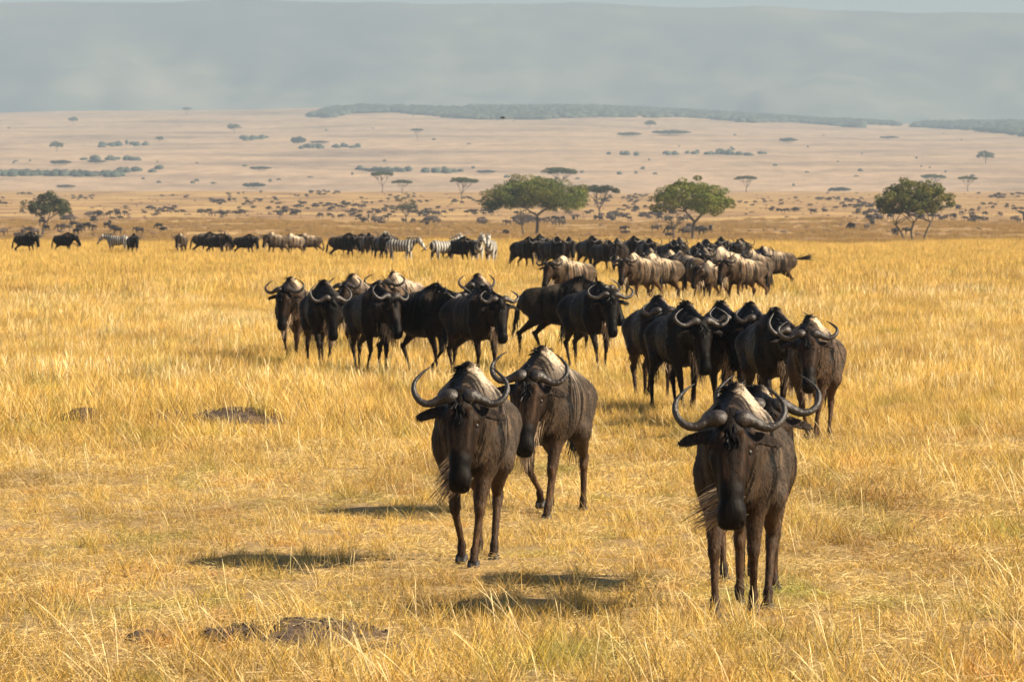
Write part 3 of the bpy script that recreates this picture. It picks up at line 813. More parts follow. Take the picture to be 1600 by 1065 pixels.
for i, (px, yy) in enumerate(near_pts):
    d = d_of_y(yy) if yy < 370 else rng.uniform(600, 760)
    o = bpy.data.objects.new('wildebeest', tm[rng.choice(3, p=[.5, .35, .15])]); C.objects.link(o)
    hd = rng.choice([rng.uniform(50, 130), rng.uniform(-130, -50), rng.uniform(-180, 180)]); put(o, px, d, hd, scale=float(rng.uniform(.85, 1.1)))
    o.color = (*(np.array((1, .97, .95)) * rng.uniform(.6, 1.8)), 1)
    o['label'] = 'tiny dark wildebeest scattered over the open plain beyond the tall yellow grass'
    o['category'] = 'wildebeest'; o['group'] = 'tiny wildebeest scattered over the plain'
Vs, Qs, Cs, off = [], [], [], 0
for px, yy in far_pts:
    d = d_of_y(yy); x = X(px, d); V, Q, Cc = tlow[rng.choice(3, p=[.5, .35, .15])]
    a = R((rng.choice([90, -90]) + rng.normal() * 30) - 90); s = rng.uniform(.85, 1.1)
    Rm = np.array([[math.cos(a), -math.sin(a), 0], [math.sin(a), math.cos(a), 0], [0, 0, 1]])
    Vs.append(V @ Rm.T * s + np.array([x, d, float(tz(x, d))])); Qs.append(Q + off); off += len(V); Cs.append(Cc * rng.uniform(.6, 1.5))
link('distant_herd', mesh_np('distant_herd', np.concatenate(Vs), np.concatenate(Qs), M_coat, np.concatenate(Cs)), None,
     kind='stuff', label='countless tiny wildebeest specks on the far edge of the plain', category='herd')

# ------------------------------------------------------------------ ground
rows = np.concatenate([np.linspace(-60, 18, 20), np.arange(19, 75, .35), np.geomspace(75, 460, 110), np.geomspace(470, 14800, 300)])
cols = np.linspace(-1, 1, 141)
half = 40 + np.maximum(rows, 0) * .42
GX = half[:, None] * (np.sign(cols) * np.abs(cols) ** 1.8)[None]; GY = np.repeat(rows[:, None], len(cols), 1)
GZ = tz(GX, GY)
Vg = np.stack([GX, GY, GZ], -1).reshape(-1, 3)
nc = len(cols); i, j = np.meshgrid(np.arange(len(rows) - 1), np.arange(nc - 1), indexing='ij'); b = (i * nc + j).ravel()
link('ground', mesh_np('ground', Vg, np.stack([b, b + 1, b + nc + 1, b + nc], 1), M_ground), None, kind='structure')

# escarpment
ex = np.linspace(-6500, 6500, 420); ey = np.linspace(0, 1, 40)
def fb(x, y, s, o=5, seed=0.):
    return mnoise.fractal(Vector((x / s + seed, y / s, seed)), .9, 2.0, o)
Ve = []
for t in ey:
    for x in ex:
        top = 2.22 + (HOR - np.interp(x / 13400 * F_PX + 800, [-400, 0, 500, 700, 900, 1050, 1300, 1600, 2000], [0, 1, 0, 3, 4, 6, 14, 19, 22])) / F_PX * 13400
        top += 7 * fb(x, 0, 260, 5, 4.)
        y_ = 12200 + 1300 * t + 260 * fb(x, t * 600, 900, 5, 2.) * math.sin(math.pi * min(1, t * 1.1))
        z_ = 60 + (top - 60) * (t ** .85) + 45 * fb(x, t * 900, 300, 4, 9.) * math.sin(math.pi * t)
        Ve.append((x, y_, z_))
nc = len(ex); i, j = np.meshgrid(np.arange(len(ey) - 1), np.arange(nc - 1), indexing='ij'); b = (i * nc + j).ravel()
link('hills', mesh_np('hills', np.array(Ve), np.stack([b, b + 1, b + nc + 1, b + nc], 1), mat_escarp()), None, kind='structure')

# ------------------------------------------------------------------ trees
def acacia(seed, W, H, style='umbrella', leaf=.26, dens=1.0, stems=1, lean=0., green=(.062, .085, .022)):
    rng = np.random.default_rng(seed)
    cl = []
    if style == 'umbrella': zc, th = .82, .17
    elif style == 'round': zc, th = .66, .27
    elif style == 'dome': zc, th = .66, .27
    else: zc, th = .5, .40
    n = int((135 if style != 'umbrella' else 90) * dens)
    lobes = [(rng.uniform(-.7, .7), rng.uniform(-.7, .7), rng.uniform(.25, .42)) for _ in range(7)]
    while len(cl) < n:
        a = rng.uniform(0, 2 * math.pi); r = math.sqrt(rng.uniform(0, 1)) * .92
        x, y = r * math.cos(a), r * math.sin(a)
        edge = min(math.hypot(x - lx, y - ly) / lr for lx, ly, lr in lobes)
        if edge > 1.6 and rng.random() < .6: continue
        prof = math.sqrt(max(0, 1 - r * r))
        z = zc + th * (prof * rng.uniform(.25, 1.0) - .35 * (1 - prof)) + rng.normal() * .012
        if style in ('round', 'dome') : z = zc + th * (rng.uniform(-.55, 1.12) * prof) - .12 * r * r + .05 * math.sin(3 * a + seed)
        cl.append(np.array([x * W / 2 + lean * z * H, y * W / 2, z * H]))
    cl = np.array(cl)
    # crown
    Vc, Qc, Cc = [], [], []
    for c in cl:
        rad = np.array([1, 1, .48 if style == 'umbrella' else .62]) * rng.uniform(.045, .085) * W
        g = rng.uniform(.7, 1.35); warm = rng.uniform(0, 1)
        m = int(115 * dens * (W / 12) ** .6)
        q = rng.normal(size=(m, 3)); q /= np.linalg.norm(q, axis=1)[:, None]; q *= rng.uniform(.35, 1.05, (m, 1)) ** .5
        pos = c + q * rad
        a = rng.normal(size=(m, 3)); a /= np.linalg.norm(a, axis=1)[:, None]
        bb = np.cross(a, rng.normal(size=(m, 3))); bb /= np.linalg.norm(bb, axis=1)[:, None]
        s = leaf * rng.uniform(.5, 1.2, (m, 1))
        base = len(Vc) and sum(len(v) for v in Vc)
        quad = np.stack([pos - a * s * .5, pos + bb * s * .32, pos + a * s * .5, pos - bb * s * .32], 1).reshape(-1, 3)
        Vc.append(quad); Qc.append(base + np.arange(4 * m).reshape(-1, 4))
        col = np.array(green) * g * np.array([1 + .35 * warm, 1, 1 - .2 * warm]); cc = np.repeat(col[None] * rng.uniform(.75, 1.3, (m, 1)), 4, 0); Cc.append(cc)
    crown = mesh_np('acacia_crown', np.concatenate(Vc), np.concatenate(Qc), M_leaf, np.concatenate(Cc), smooth=False)
    # limbs
    Vt, Qt = [], []; off = 0
    def add(path, rad):
        nonlocal off
        V, Q, _ = tube(path, rad, 6); Vt.append(V); Qt.append(Q + off); off += len(V)
    forkz = H * (.30 if style != 'bush' else .10); ns = stems
    idx = np.argsort(np.arctan2(cl[:, 1], cl[:, 0])); groups = np.array_split(idx, max(4, 4 * ns))
    r0 = H * .021 / math.sqrt(ns) + .025
    for s_ in range(ns):
        bx = (s_ - (ns - 1) / 2) * W * .10; fx = bx * 2.2
        fork = np.array([fx + lean * forkz + rng.normal() * .1, rng.normal() * .2, forkz * rng.uniform(.9, 1.1)])
        add([(bx, 0, -.3), ((bx + fork[0]) / 2 + rng.normal() * .12, 0, forkz * .5), tuple(fork)], [r0 * 1.25, r0, r0 * .85])
        for g in groups[s_::ns]:
            cen = cl[g].mean(0); mid = fork * .45 + cen * .55 + np.array([0, 0, -.05 * H])
            add([tuple(fork), tuple(fork * .7 + mid * .3 + rng.normal(size=3) * .12), tuple(mid)], [r0 * .62, r0 * .5, r0 * .36])
            for k in g[:: max(1, len(g) // 5)]:
                add([tuple(mid), tuple((mid + cl[k]) / 2 + rng.normal(size=3) * .15), tuple(cl[k])], [r0 * .34, r0 * .22, r0 * .08])
    trunk = mesh_np('acacia_trunk', np.concatenate(Vt), np.concatenate(Qt), M_bark)
    return trunk, crown

def tree(meshes, px, d, label, group, cat='acacia tree', scale=1.0, rot=0., name='acacia_tree', sink=0.):
    x = X(px, d); r = thing(name, label, cat, group, (x, d, float(tz(x, d)) - sink))
    r.scale = (scale,) * 3 if not isinstance(scale, tuple) else scale; r.rotation_euler = (0, 0, rot)
    link('trunk', meshes[0], r); link('crown', meshes[1], r)
    return r
GT = 'acacias standing on the plain'; GF = 'hazy acacias far away on the slope'
tree(acacia(1, 16.4, 8.8, 'dome', .27, 1.45, 1, green=(.098, .125, .026)), 838, 830, 'widest green acacia with a spreading crown in the middle of the plain', GT)
tree(acacia(2, 10.8, 8.2, 'round', .25, 1.1, 1, green=(.115, .150, .028)), 1083, 690, 'bright green round-topped acacia on a single dark trunk', GT)
tree(acacia(3, 9.6, 7.4, 'dome', .25, 1.2, 3, green=(.105, .122, .032)), 1428, 655, 'olive acacia with several stems splaying from its base', GT)
tree(acacia(4, 7.8, 6.6, 'dome', .25, .9, 1, lean=.12, green=(.055, .07, .03)), 68, 850, 'dark leaning acacia at the far left of the plain', GT)
tree(acacia(5, 9.0, 7.9, 'umbrella', .27, 1.0, 1, green=(.052, .065, .032)), 937, 1250, 'flat-topped dark acacia peeping out right behind the widest one', GT)
tree(acacia(6, 5.6, 6.4, 'dome', .25, .4, 1, green=(.07, .085, .05)), 635, 1150, 'thin pale little acacia with a sparse crown', GT)
tree(acacia(16, 2.6, 4.4, 'dome', .22, .2, 1, green=(.06, .065, .05)), 1052, 700, 'bare spindly sapling left of the round-topped acacia', GT, 'sapling', name='sapling')
tree(acacia(17, 2.4, 5.0, 'dome', .22, .2, 1, green=(.06, .065, .05)), 818, 800, 'bare spindly sapling under the left side of the widest acacia', GT, 'sapling', name='sapling')
pu = [acacia(7, 12, 8, 'umbrella', .34, .9), acacia(8, 11, 8.5, 'umbrella', .34, .8), acacia(9, 10, 7, 'dome', .34, .7)]
for k, px, d, s, lb in [
    (0, 873, 2300, (1.32, 1.3, 1.35), 'wide flat acacia poking out above the crown of the widest one'),
    (0, 722, 1900, .93, 'flat-topped acacia standing alone between the sparse tree and the widest one'),
    (1, 597, 2400, (.93, .93, 1.1), 'taller of two umbrella acacias left of the lone flat-topped one'),
    (0, 628, 2250, (.7, .7, .72), 'shorter of two umbrella acacias left of the lone flat-topped one'),
    (1, 1166, 2500, (.98, 1, .85), 'small umbrella acacia just right of the round-topped green one'),
    (0, 1456, 3350, (1.4, 1.4, 1.25), 'umbrella acacia rising behind the olive one with several stems'),
    (1, 1512, 2500, (.85, .85, .8), 'thin umbrella acacia to the right of the olive one'),
    (2, 1540, d_of_y(256), 1.5, 'bluish hazy tree alone on the slope at the right'),
    (2, 366, d_of_y(208), 1.6, 'small hazy tree on the upper slope at the left'),
    (2, 89, d_of_y(238), 1.35, 'round hazy tree on the slope above the leaning acacia'),
    (2, 114, d_of_y(193), 1.4, 'faint tree near the crest of the slope at the left'),
    (1, 652, d_of_y(222), 1.3, 'faint pale tree on the slope above the sparse acacia'),
    (2, 1015, d_of_y(202), 1.5, 'faint tree between the two flat thickets below the far wood'),
    (1, 292, d_of_y(180), 1.5, 'tiny tree on the skyline of the slope at the left'),
    (2, 249, d_of_y(222), .9, 'tiny tree dot midway up the slope at the left')]:
    tree(pu[k], px, d, lb, GT if d < 3400 else GF, scale=s, rot=float(rng.uniform(0, 6)))
bsh = acacia(12, 11, 2.6, 'dome', .5, .8, 2, green=(.045, .055, .035))
for px, y_, w, hh, lb in [(398, 294, 36, 8, 'low flat bush at the edge of the pale slope left of centre'), (1313, 301, 34, 7, 'low flat bush at the edge of the pale slope left of the olive acacia'),
        (1232, 219, 28, 7, 'small dark thicket high on the slope above the low flat bush'), (984, 213, 38, 6, 'left of two flat thickets below the far wood'),
        (1050, 212, 60, 7, 'right of two flat thickets below the far wood'), (467, 228, 24, 12, 'tall bluish thicket on the slope left of centre'),
        (96, 259, 34, 7, 'longer thicket above the dark hedge line at the left'), (152, 258, 30, 5, 'shorter thicket above the dark hedge line at the left'),
        (104, 292, 30, 5, 'flat bush above the leaning acacia'), (590, 270, 50, 6, 'pale thicket behind the two umbrella acacias'),
        (408, 269, 34, 5, 'thicket with a ragged outline above the low flat bush'), (760, 271, 30, 5, 'faint thicket above the lone flat-topped acacia'),
        (500, 226, 30, 4, 'faint strip of scrub right of the tall bluish thicket'), (1390, 209, 30, 4, 'faint strip of scrub below the right end of the far wood')]:
    d = d_of_y(y_); s = F_PX / d
    tree(bsh, px, d, lb, 'low bushes on the slope', 'bush', scale=(w / s / 10.5, w / s / 10.5, hh / s / 2.5), name='bush')

# woods and scrub too many to count
def lumps(spots, name, label, mat, rng):
    V0, Q0 = sphere((0, 0, 0), 1, 4); Vs, Qs, off = [], [], 0
    for x, d, sx, sz in spots:
        V = V0 * (1 + rng.uniform(-.28, .28, (len(V0), 1))) * np.array([sx, sx, sz]); V = V + np.array([x, d, float(tz(x, d)) + sz * .5])
        Vs.append(V); Qs.append(Q0 + off); off += len(V0)
    link(name, mesh_np(name, np.concatenate(Vs), np.concatenate(Qs), mat), None, kind='stuff', label=label, category=name.replace('_', ' '))
def band(poly_top, poly_bot, n, rng):
    out = []
    x0, x1 = poly_top[0][0], poly_top[-1][0]
    while len(out) < n:
        px = rng.uniform(x0, x1); t = np.interp(px, *zip(*poly_top)); b_ = np.interp(px, *zip(*poly_bot))
        if b_ - t < .3: continue
        yy = rng.uniform(t, b_); d = yd(px, yy)
        if d is None: continue
        out.append((X(px, d), d, rng.uniform(5, 11), rng.uniform(2.5, 4.5)))
    return out
_ds = np.linspace(3600, 9000, 400)
def yd(px, yy):
    u = (px - 800) / F_PX; ys = HOR - (tz(u * _ds, _ds) - CAM_Z) * F_PX / _ds
    return float(np.interp(-yy, -ys, _ds))
w1 = band([(488, 181), (520, 171), (560, 168), (640, 169), (730, 172), (800, 170), (900, 168), (1000, 170), (1100, 177), (1180, 184), (1260, 187), (1345, 196)],
          [(488, 183), (520, 185), (545, 178), (620, 176), (700, 184), (760, 188), (860, 187), (930, 183), (1000, 184), (1080, 184), (1160, 192), (1240, 191), (1345, 201)], 2300, rng)
w1 += band([(730, 162), (820, 159), (900, 160), (1000, 164), (1100, 175), (1250, 184), (1400, 195)], [(730, 166), (820, 168), (900, 168), (1000, 170), (1100, 178), (1250, 187), (1400, 197)], 900, rng)
w1 += band([(1430, 196), (1500, 192), (1600, 189), (1700, 190)], [(1430, 199), (1500, 203), (1540, 206), (1600, 213), (1700, 214)], 900, rng)
lumps(w1, 'woodland', 'grey green wood stretched along the crest of the far slope', M_scrub, rng)
hb = []
for a, b_, y0, n in ((-40, 165, 273, 170), (165, 195, 274, 14), (180, 250, 268, 14), (130, 220, 252, 18), (560, 640, 268, 20), (660, 720, 269, 8), (470, 560, 232, 20), (380, 420, 220, 14), (150, 230, 226, 20), (1120, 1200, 240, 6), (930, 1180, 243, 20)):
    for q in range(n):
        px = rng.uniform(a, b_); d = d_of_y(y0 + rng.normal() * .8); hb.append((X(px, d), d, rng.uniform(2, 4.5), rng.uniform(1.2, 2.6)))
for q in range(60):
    px = rng.uniform(-40, 1640); d = d_of_y(rng.choice([rng.uniform(180, 300), rng.uniform(225, 290)])); hb.append((X(px, d), d, rng.uniform(.8, 2.2), rng.uniform(.5, 1.3)))
db = []
for q in range(900):
    px = rng.uniform(-60, 1660); y_ = rng.uniform(303, 379); d = d_of_y(y_) if y_ < 370 else rng.uniform(560, 780); g_ = rng.uniform(.12, .42)
    db.append((X(px, d), d, g_ * rng.uniform(1, 2.2), g_ * .55))
lumps(db, 'dry_brush', 'low brown dry brush speckling the open plain', mat_simple('dry_brush', (.17, .105, .055), .95, .4, .3), rng)
lumps(hb, 'scrub', 'lines of low dark scrub dotted over the pale slope', M_scrub, rng)

# ------------------------------------------------------------------ bird
br = thing('bird', 'tiny dark bird flying low over the far plain', 'bird', None, (X(786, 300), 300, CAM_Z + (HOR - 185) / F_PX * 300))
S = SDF(); S.cap((-.10, 0, 0), (.12, 0, .01), .02, .035, (.03, .025, .02), .02); S.cap((.12, 0, .015), (.17, 0, .02), .026, .012, (.03, .025, .02), .01); S.cap((-.1, 0, 0), (-.2, 0, -.005), .02, .012, (.03, .025, .02), .01)
V, Q, Cc = S.build(.012, 1); link('body', mesh_np('bird_body', V, Q, M_black, Cc), br)
for s in (1, -1):
    V = np.array([(.07, s * .02, .015), (-.05, s * .02, .01), (-.03, s * .2, .09), (.08, s * .17, .09), (.02, s * .36, .08), (-.04, s * .30, .085),
                  (.07, s * .02, .005), (-.05, s * .02, 0), (-.03, s * .2, .082), (.08, s * .17, .082), (.02, s * .36, .076), (-.04, s * .30, .078)])
    Q = np.array([(0, 1, 2, 3), (3, 2, 5, 4), (9, 8, 7, 6), (10, 11, 8, 9), (0, 3, 9, 6), (3, 4, 10, 9), (1, 7, 8, 2), (2, 8, 11, 5), (4, 5, 11, 10)])
    link('wing', mesh_np('bird_wing', V, Q, M_black, np.full((12, 3), .025), False), br)
br.rotation_euler = (0, 0, R(200))

# ------------------------------------------------------------------ dirt mounds
mounds = [(462, 31.3, 1.05, .10, 'broad mound of dark turned soil with straw on it, near the bottom edge'),
          (226, 31.2, .22, .06, 'small dark clod heap left of the broad mound'),
          (612, 30.4, .30, .05, 'low crumbled clod heap right of the broad mound'),
          (372, 65.0, 1.1, .19, 'larger dark soil mound amid the taller grass at the left'),
          (270, 65.5, .7, .15, 'middle dark soil patch of three at the left'),
          (132, 65.0, .5, .17, 'smallest dark soil patch of three at the left')]
mspot = []; mhill = []
for px, d, w, hh, lb in mounds:
    S = SDF(); rg = np.random.default_rng(int(px))
    S.ell((0, 0, -.02), (w * .52, w * .6, hh), (0, 0, 0), .05)
    for q in range(int(150 * w + 24)):
        a = rg.uniform(0, 6.28); r_ = rg.uniform(0, .52) * w; c = .010 + .020 * rg.random()
        S.ell((r_ * math.cos(a), r_ * math.sin(a), -.02 + hh * math.sqrt(max(0, 1 - (r_ / (w * .56)) ** 2)) + rg.uniform(-.008, .008)), (c * 1.3, c, c * .8), (0, 0, 0), .012)
    V, Q, Cc = S.build(.014, 1)
    V += .004 * rg.normal(size=V.shape)
    x = X(px, d)
    link('dirt_mound', mesh_np('dirt_mound', V, Q, M_soil), None, label=lb, category='dirt mound', group='dark soil mounds in the grass').location = (x, d, float(tz(x, d)))
    mspot.append((x, d, w)); mhill.append((x, d, w, hh))

# ------------------------------------------------------------------ grass
def tuft(seed, n, rad, hmin, hmax, wid, lean=.35, curl=.8, pal=None, green=.06):
    rng = np.random.default_rng(seed); V, Q, Cc = [], [], []
    for i in range(n):
        a = rng.uniform(0, 6.283); r_ = rad * math.sqrt(rng.random()); p = np.array([r_ * math.cos(a), r_ * math.sin(a), -.01])
        hh = rng.uniform(hmin, hmax) * (1 - .3 * r_ / rad)
        th = rng.uniform(0, 6.283); d = nrm((math.cos(th) * lean * rng.uniform(.2, 1.6), math.sin(th) * lean * rng.uniform(.2, 1.6), 1))
        fa = rng.uniform(0, 6.283); side = np.array([math.cos(fa), math.sin(fa), 0])
        g = rng.uniform(.55, 1.3); k = rng.random()
        if k < green: c = np.array((.26, .27, .07))
        elif k < green + .14: c = np.array((.36, .22, .10))
        elif k < green + .34: c = np.array((.80, .59, .22))
        else: c = np.array((.67, .44, .092))
        c = c * g; b = len(V); K = 3; bd = np.array([math.cos(th), math.sin(th), 0]) * curl * rng.uniform(0, 1.3) + rng.normal(size=3) * .12
        for s in range(K + 1):
            w = wid * (1 - s / K) ** .7 * .5 + wid * .10
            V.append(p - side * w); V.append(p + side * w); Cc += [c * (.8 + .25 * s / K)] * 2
            p = p + d * hh / K; d = nrm(d + bd / K + np.array([0, 0, -curl * .25]) / K)
        for s in range(K): Q.append((b + 2 * s, b + 2 * s + 1, b + 2 * s + 3, b + 2 * s + 2))
    return mesh_np('grass_tuft', np.array(V), np.array(Q), M_grass, np.array(Cc), smooth=False)
def litter(seed, n, rad, wid):
    rng = np.random.default_rng(seed); V, Q, Cc = [], [], []
    for i in range(n):
        p = np.array([rng.uniform(-rad, rad), rng.uniform(-rad, rad), rng.uniform(.01, .05)]); th = rng.uniform(0, 6.283); ln = rng.uniform(.03, .10)
        d = np.array([math.cos(th), math.sin(th), rng.normal() * .25]); side = nrm(np.cross(d, rng.normal(size=3))) * wid * .5
        c = np.array((.66, .50, .22)) * rng.uniform(.55, 1.25); b = len(V)
        q = p + d * ln; V += [p - side, p + side, q + side * .4, q - side * .4]; Cc += [c] * 4; Q.append((b, b + 1, b + 2, b + 3))
    return mesh_np('grass_litter', np.array(V), np.array(Q), M_grass, np.array(Cc), smooth=False)
def stalks(seed, n, rad, hmin, hmax, wid, lean=.05):
    """long thin seed stems, leaning with the wind, with a slim head"""
    rng = np.random.default_rng(seed); V, Q, Cc = [], [], []
    for i in range(n):
        p = np.array([rng.normal() * rad, rng.normal() * rad, 0]); hh = rng.uniform(hmin, hmax)
        d = nrm((-lean + rng.normal() * .22, rng.normal() * .22, 1)); fa = rng.uniform(-.6, .6); side = np.array([math.cos(fa), math.sin(fa), 0])
        c = np.array((.80, .64, .33)) * rng.uniform(.75, 1.15); b = len(V); K = 5
        for s in range(K + 1):
            w = wid * (.55 - .2 * s / K); w *= 2.1 if s == K - 1 else 1; w = w if s < K else wid * .08
            V.append(p - side * w); V.append(p + side * w); Cc += [c] * 2
            p = p + d * hh / K; d = nrm(d + np.array([-lean * .35, 0, -.03]) + rng.normal(size=3) * .05)
        for s in range(K): Q.append((b + 2 * s, b + 2 * s + 1, b + 2 * s + 3, b + 2 * s + 2))
    return mesh_np('grass_stalks', np.array(V), np.array(Q), M_grass, np.array(Cc), smooth=False)

gcol = bpy.data.collections.new('grass_pieces')     # not linked to the scene: only instanced
kinds = []
def gp(me):
    o = bpy.data.objects.new('piece_%02d' % len(kinds), me); gcol.objects.link(o); kinds.append(o)
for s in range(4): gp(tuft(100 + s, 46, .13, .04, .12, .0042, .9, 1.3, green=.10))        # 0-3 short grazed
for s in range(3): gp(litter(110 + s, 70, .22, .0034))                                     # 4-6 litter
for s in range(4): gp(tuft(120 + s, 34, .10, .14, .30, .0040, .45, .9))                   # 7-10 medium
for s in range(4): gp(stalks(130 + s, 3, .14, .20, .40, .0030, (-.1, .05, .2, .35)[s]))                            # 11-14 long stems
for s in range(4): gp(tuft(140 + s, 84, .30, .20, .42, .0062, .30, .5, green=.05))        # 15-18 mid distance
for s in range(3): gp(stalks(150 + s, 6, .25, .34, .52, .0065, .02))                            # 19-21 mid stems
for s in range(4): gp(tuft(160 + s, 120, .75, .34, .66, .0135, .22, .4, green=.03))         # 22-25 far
rng = np.random.default_rng(5)
def scatter(d0, d1, dens, kset, smin, smax, field=None, margin=1.35, extra=1.2):
    """points in the wedge; dens per m2"""
    half = lambda d: d * .0902 * margin + extra
    A = (half(d0) + half(d1)) * (d1 - d0); n = int(A * dens)
    d = rng.uniform(d0, d1, int(n * 1.5)); x = rng.uniform(-1, 1, len(d)) * half(d1); m = np.abs(x) < half(d); x, d = x[m], d[m]
    n = min(n, len(x)); x, d = x[:n], d[:n]
    w = np.ones(len(x)) if field is None else field(x, d)
    for mx, md, mw in mspot:
        w = np.where((np.abs(x - mx) < mw * .55) & (d < md + mw * .5) & (d > md - (mw * .5 if md < 50 else 2.2)), w * (.75 if md < 50 else .4), w)
    keep = rng.random(len(x)) < w; x, d = x[keep], d[keep]
    return x, d, rng.choice(kset, len(x)), rng.uniform(smin, smax, len(x))
def vn(x, y, s, seed):
    return np.array([mnoise.noise(Vector((a / s[0] + seed, b / s[1], seed * .37))) for a, b in zip(x, y)])
def taller(x, d):   # patches of medium grass
    v = vn(x, d, (1.6, 4.5), 3.1); base = np.interp(d, [27, 33, 35, 42, 55, 64, 75], [.9, .85, .45, .42, .55, .95, 1.0])
    return np.clip(base + v * .9, 0, 1)
def stemf(x, d):
    v = vn(x, d, (1.1, 3.5), 8.3); base = np.interp(d, [27, 32, 35, 40, 52, 62, 75], [.9, .8, .35, .18, .30, .6, .7])
    base = base * np.where((x > .5) & (d > 37) & (d < 55), .5, 1)
    return np.clip(base + v * 1.0, 0.02, 1)
sets = [scatter(26.5, 66, 26, [0, 1, 2, 3], .7, 1.35), scatter(26.5, 60, 9, [4, 5, 6], .8, 1.3),
        scatter(26.5, 75, 13, [7, 8, 9, 10], .65, 1.15, taller), scatter(26.5, 78, 5.5, [11, 12, 13, 14], .65, 1.2, stemf),
        scatter(64, 175, 6.5, [15, 16, 17, 18], .55, 1.0), scatter(74, 190, 2.6, [19, 20, 21], .6, 1.0, lambda x, d: np.clip(.55 + vn(x, d, (3, 9), 5.5) * 1.2, 0, 1)),
        scatter(150, 430, 1.0, [22, 23, 24, 25], .55, .95, margin=1.25, extra=3),
        scatter(430, 1250, .16, [22, 23, 24, 25], .5, 1.3, lambda x, d: np.clip(.35 + vn(x, d, (14, 30), 2.5) * 1.6, 0, 1), margin=1.2, extra=3)]
gx = np.concatenate([s[0] for s in sets]); gd = np.concatenate([s[1] for s in sets]); gk = np.concatenate([s[2] for s in sets]); gs = np.concatenate([s[3] for s in sets])
lowv = 1 + .35 * np.sin(gx * .35 + gd * .05) * np.sin(gd * .11)
gz = tz(gx, gd)
for mx, md_, mw, mh_ in mhill:
    rr = ((gx - mx) / (mw * .5)) ** 2 + ((gd - md_) / (mw * .55)) ** 2; gz = gz + np.where(rr < 1, (mh_ - .02) * np.sqrt(np.clip(1 - rr, 0, 1)), 0)
print('grass instances', len(gx))
gm = bpy.data.meshes.new('grass_points'); gm.vertices.add(len(gx)); gm.vertices.foreach_set('co', np.stack([gx, gd, gz], 1).astype(np.float32).ravel())
def attr(nm, ty, arr):
    a = gm.attributes.new(nm, ty, 'POINT'); a.data.foreach_set('value', arr)
attr('kind_index', 'INT', gk.astype(np.int32)); attr('size', 'FLOAT', (gs * lowv).astype(np.float32))
stemk = ((gk >= 11) & (gk <= 14)) | ((gk >= 19) & (gk <= 21))
attr('turn', 'FLOAT', np.where(stemk, rng.normal(0, .5, len(gx)), rng.uniform(0, 6.283, len(gx))).astype(np.float32))
go = link('grass', gm, None, kind='stuff', label='dry golden savanna grass with long pale stems covering the field', category='grass')
ng = bpy.data.node_groups.new('grass_scatter', 'GeometryNodeTree')
ng.interface.new_socket('Geometry', in_out='INPUT', socket_type='NodeSocketGeometry'); ng.interface.new_socket('Geometry', in_out='OUTPUT', socket_type='NodeSocketGeometry')
gi = ng.nodes.new('NodeGroupInput'); gout = ng.nodes.new('NodeGroupOutput'); iop = ng.nodes.new('GeometryNodeInstanceOnPoints')
ci = ng.nodes.new('GeometryNodeCollectionInfo'); ci.inputs['Collection'].default_value = gcol; ci.inputs['Separate Children'].default_value = True; ci.inputs['Reset Children'].default_value = True
def na(nm, ty):
    n = ng.nodes.new('GeometryNodeInputNamedAttribute'); n.data_type = ty; n.inputs['Name'].default_value = nm; return n.outputs['Attribute']
cx = ng.nodes.new('ShaderNodeCombineXYZ'); ng.links.new(na('turn', 'FLOAT'), cx.inputs[2])
ng.links.new(gi.outputs[0], iop.inputs['Points']); ng.links.new(ci.outputs[0], iop.inputs['Instance']); iop.inputs['Pick Instance'].default_value = True
ng.links.new(na('kind_index', 'INT'), iop.inputs['Instance Index']); ng.links.new(cx.outputs[0], iop.inputs['Rotation']); ng.links.new(na('size', 'FLOAT'), iop.inputs['Scale'])
ng.links.new(iop.outputs[0], gout.inputs[0])
md = go.modifiers.new('scatter', 'NODES'); md.node_group = ng

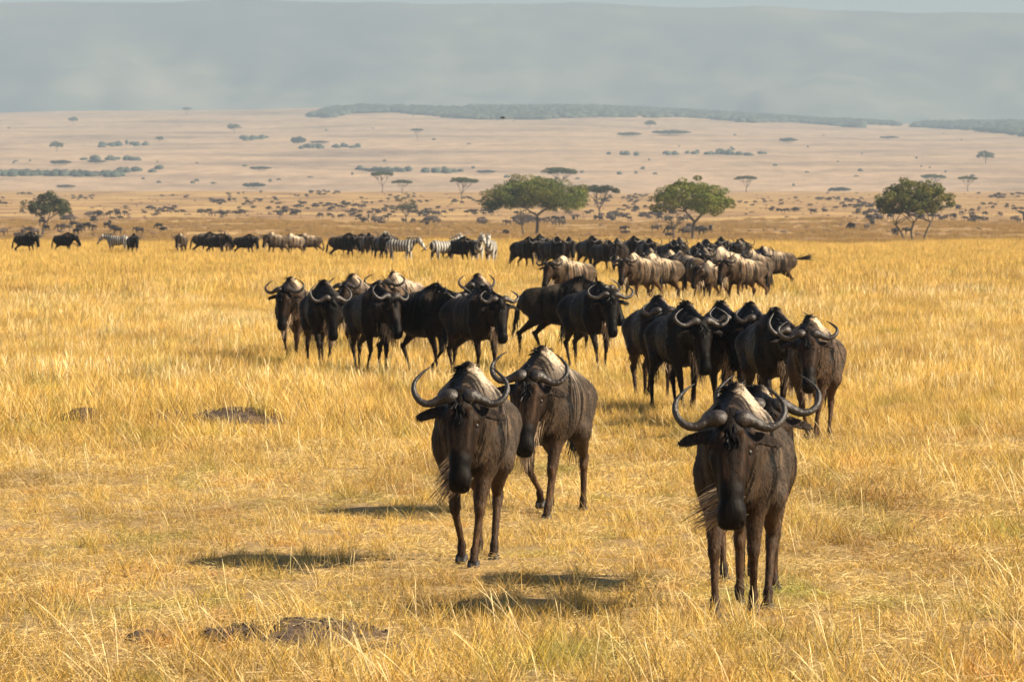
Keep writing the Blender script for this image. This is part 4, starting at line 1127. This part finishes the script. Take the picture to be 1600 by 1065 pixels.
# ------------------------------------------------------------------ haze
hz = [(-6900, -90, -1.2), (6900, -90, -1.2), (6900, 15000, -1.2), (-6900, 15000, -1.2)]
Vh = np.array(hz + [(a, b, 600.) for a, b, _ in hz])
Qh = np.array([(0, 3, 2, 1), (4, 5, 6, 7), (0, 1, 5, 4), (1, 2, 6, 5), (2, 3, 7, 6), (3, 0, 4, 7)])
mh = bpy.data.materials.new('haze_air'); mh.use_nodes = True; mh.node_tree.nodes.clear()
pv = mh.node_tree.nodes.new('ShaderNodeVolumePrincipled'); oo = mh.node_tree.nodes.new('ShaderNodeOutputMaterial')
pv.inputs['Color'].default_value = (.46, .575, .68, 1); pv.inputs['Density'].default_value = 1.15e-4; pv.inputs['Anisotropy'].default_value = .0
mh.node_tree.links.new(pv.outputs[0], oo.inputs['Volume'])
link('haze', mesh_np('haze', Vh, Qh, mh, smooth=False), None, kind='stuff', label='pale blue heat haze over the plain', category='haze')

# ------------------------------------------------------------------ light
EL, AZ = 33.0, -15.0
sd = Vector((math.cos(R(EL)) * math.cos(R(AZ)), math.cos(R(EL)) * math.sin(R(AZ)), math.sin(R(EL))))
sl = bpy.data.lights.new('sun', 'SUN'); sl.energy = 5.0; sl.angle = R(.55); sl.color = (1.0, .86, .66)
so = bpy.data.objects.new('sun', sl); C.objects.link(so); so.rotation_euler = sd.to_track_quat('Z', 'Y').to_euler(); so.location = (30, 20, 30)
w = bpy.data.worlds.new('World'); sc.world = w; w.use_nodes = True
nt = w.node_tree; bg = nt.nodes['Background']; sky = nt.nodes.new('ShaderNodeTexSky'); sky.sky_type = 'NISHITA'; sky.sun_disc = False
sky.sun_elevation = R(EL); sky.sun_rotation = math.atan2(sd.x, sd.y); sky.dust_density = 3.0; sky.altitude = 1500
nt.links.new(sky.outputs[0], bg.inputs[0]); bg.inputs[1].default_value = .05

# ------------------------------------------------------------------ camera
cam = bpy.data.cameras.new('camera'); co = bpy.data.objects.new('camera', cam); C.objects.link(co)
cam.lens = 200; cam.sensor_width = 36; cam.clip_end = 40000; cam.clip_start = 1
co.location = (0, 0, CAM_Z); co.rotation_euler = (R(90) - math.atan((532.5 - HOR) / F_PX), 0, 0)
cam.dof.use_dof = True; cam.dof.focus_distance = 40; cam.dof.aperture_fstop = 16
sc.camera = co
sc.view_settings.view_transform = 'Standard'; sc.view_settings.look = 'None'; sc.view_settings.exposure = 1.26; sc.view_settings.gamma = 1
sc.cycles.max_bounces = 5; sc.cycles.diffuse_bounces = 2; sc.cycles.transmission_bounces = 3; sc.cycles.volume_bounces = 0
sc.cycles.use_denoising = True
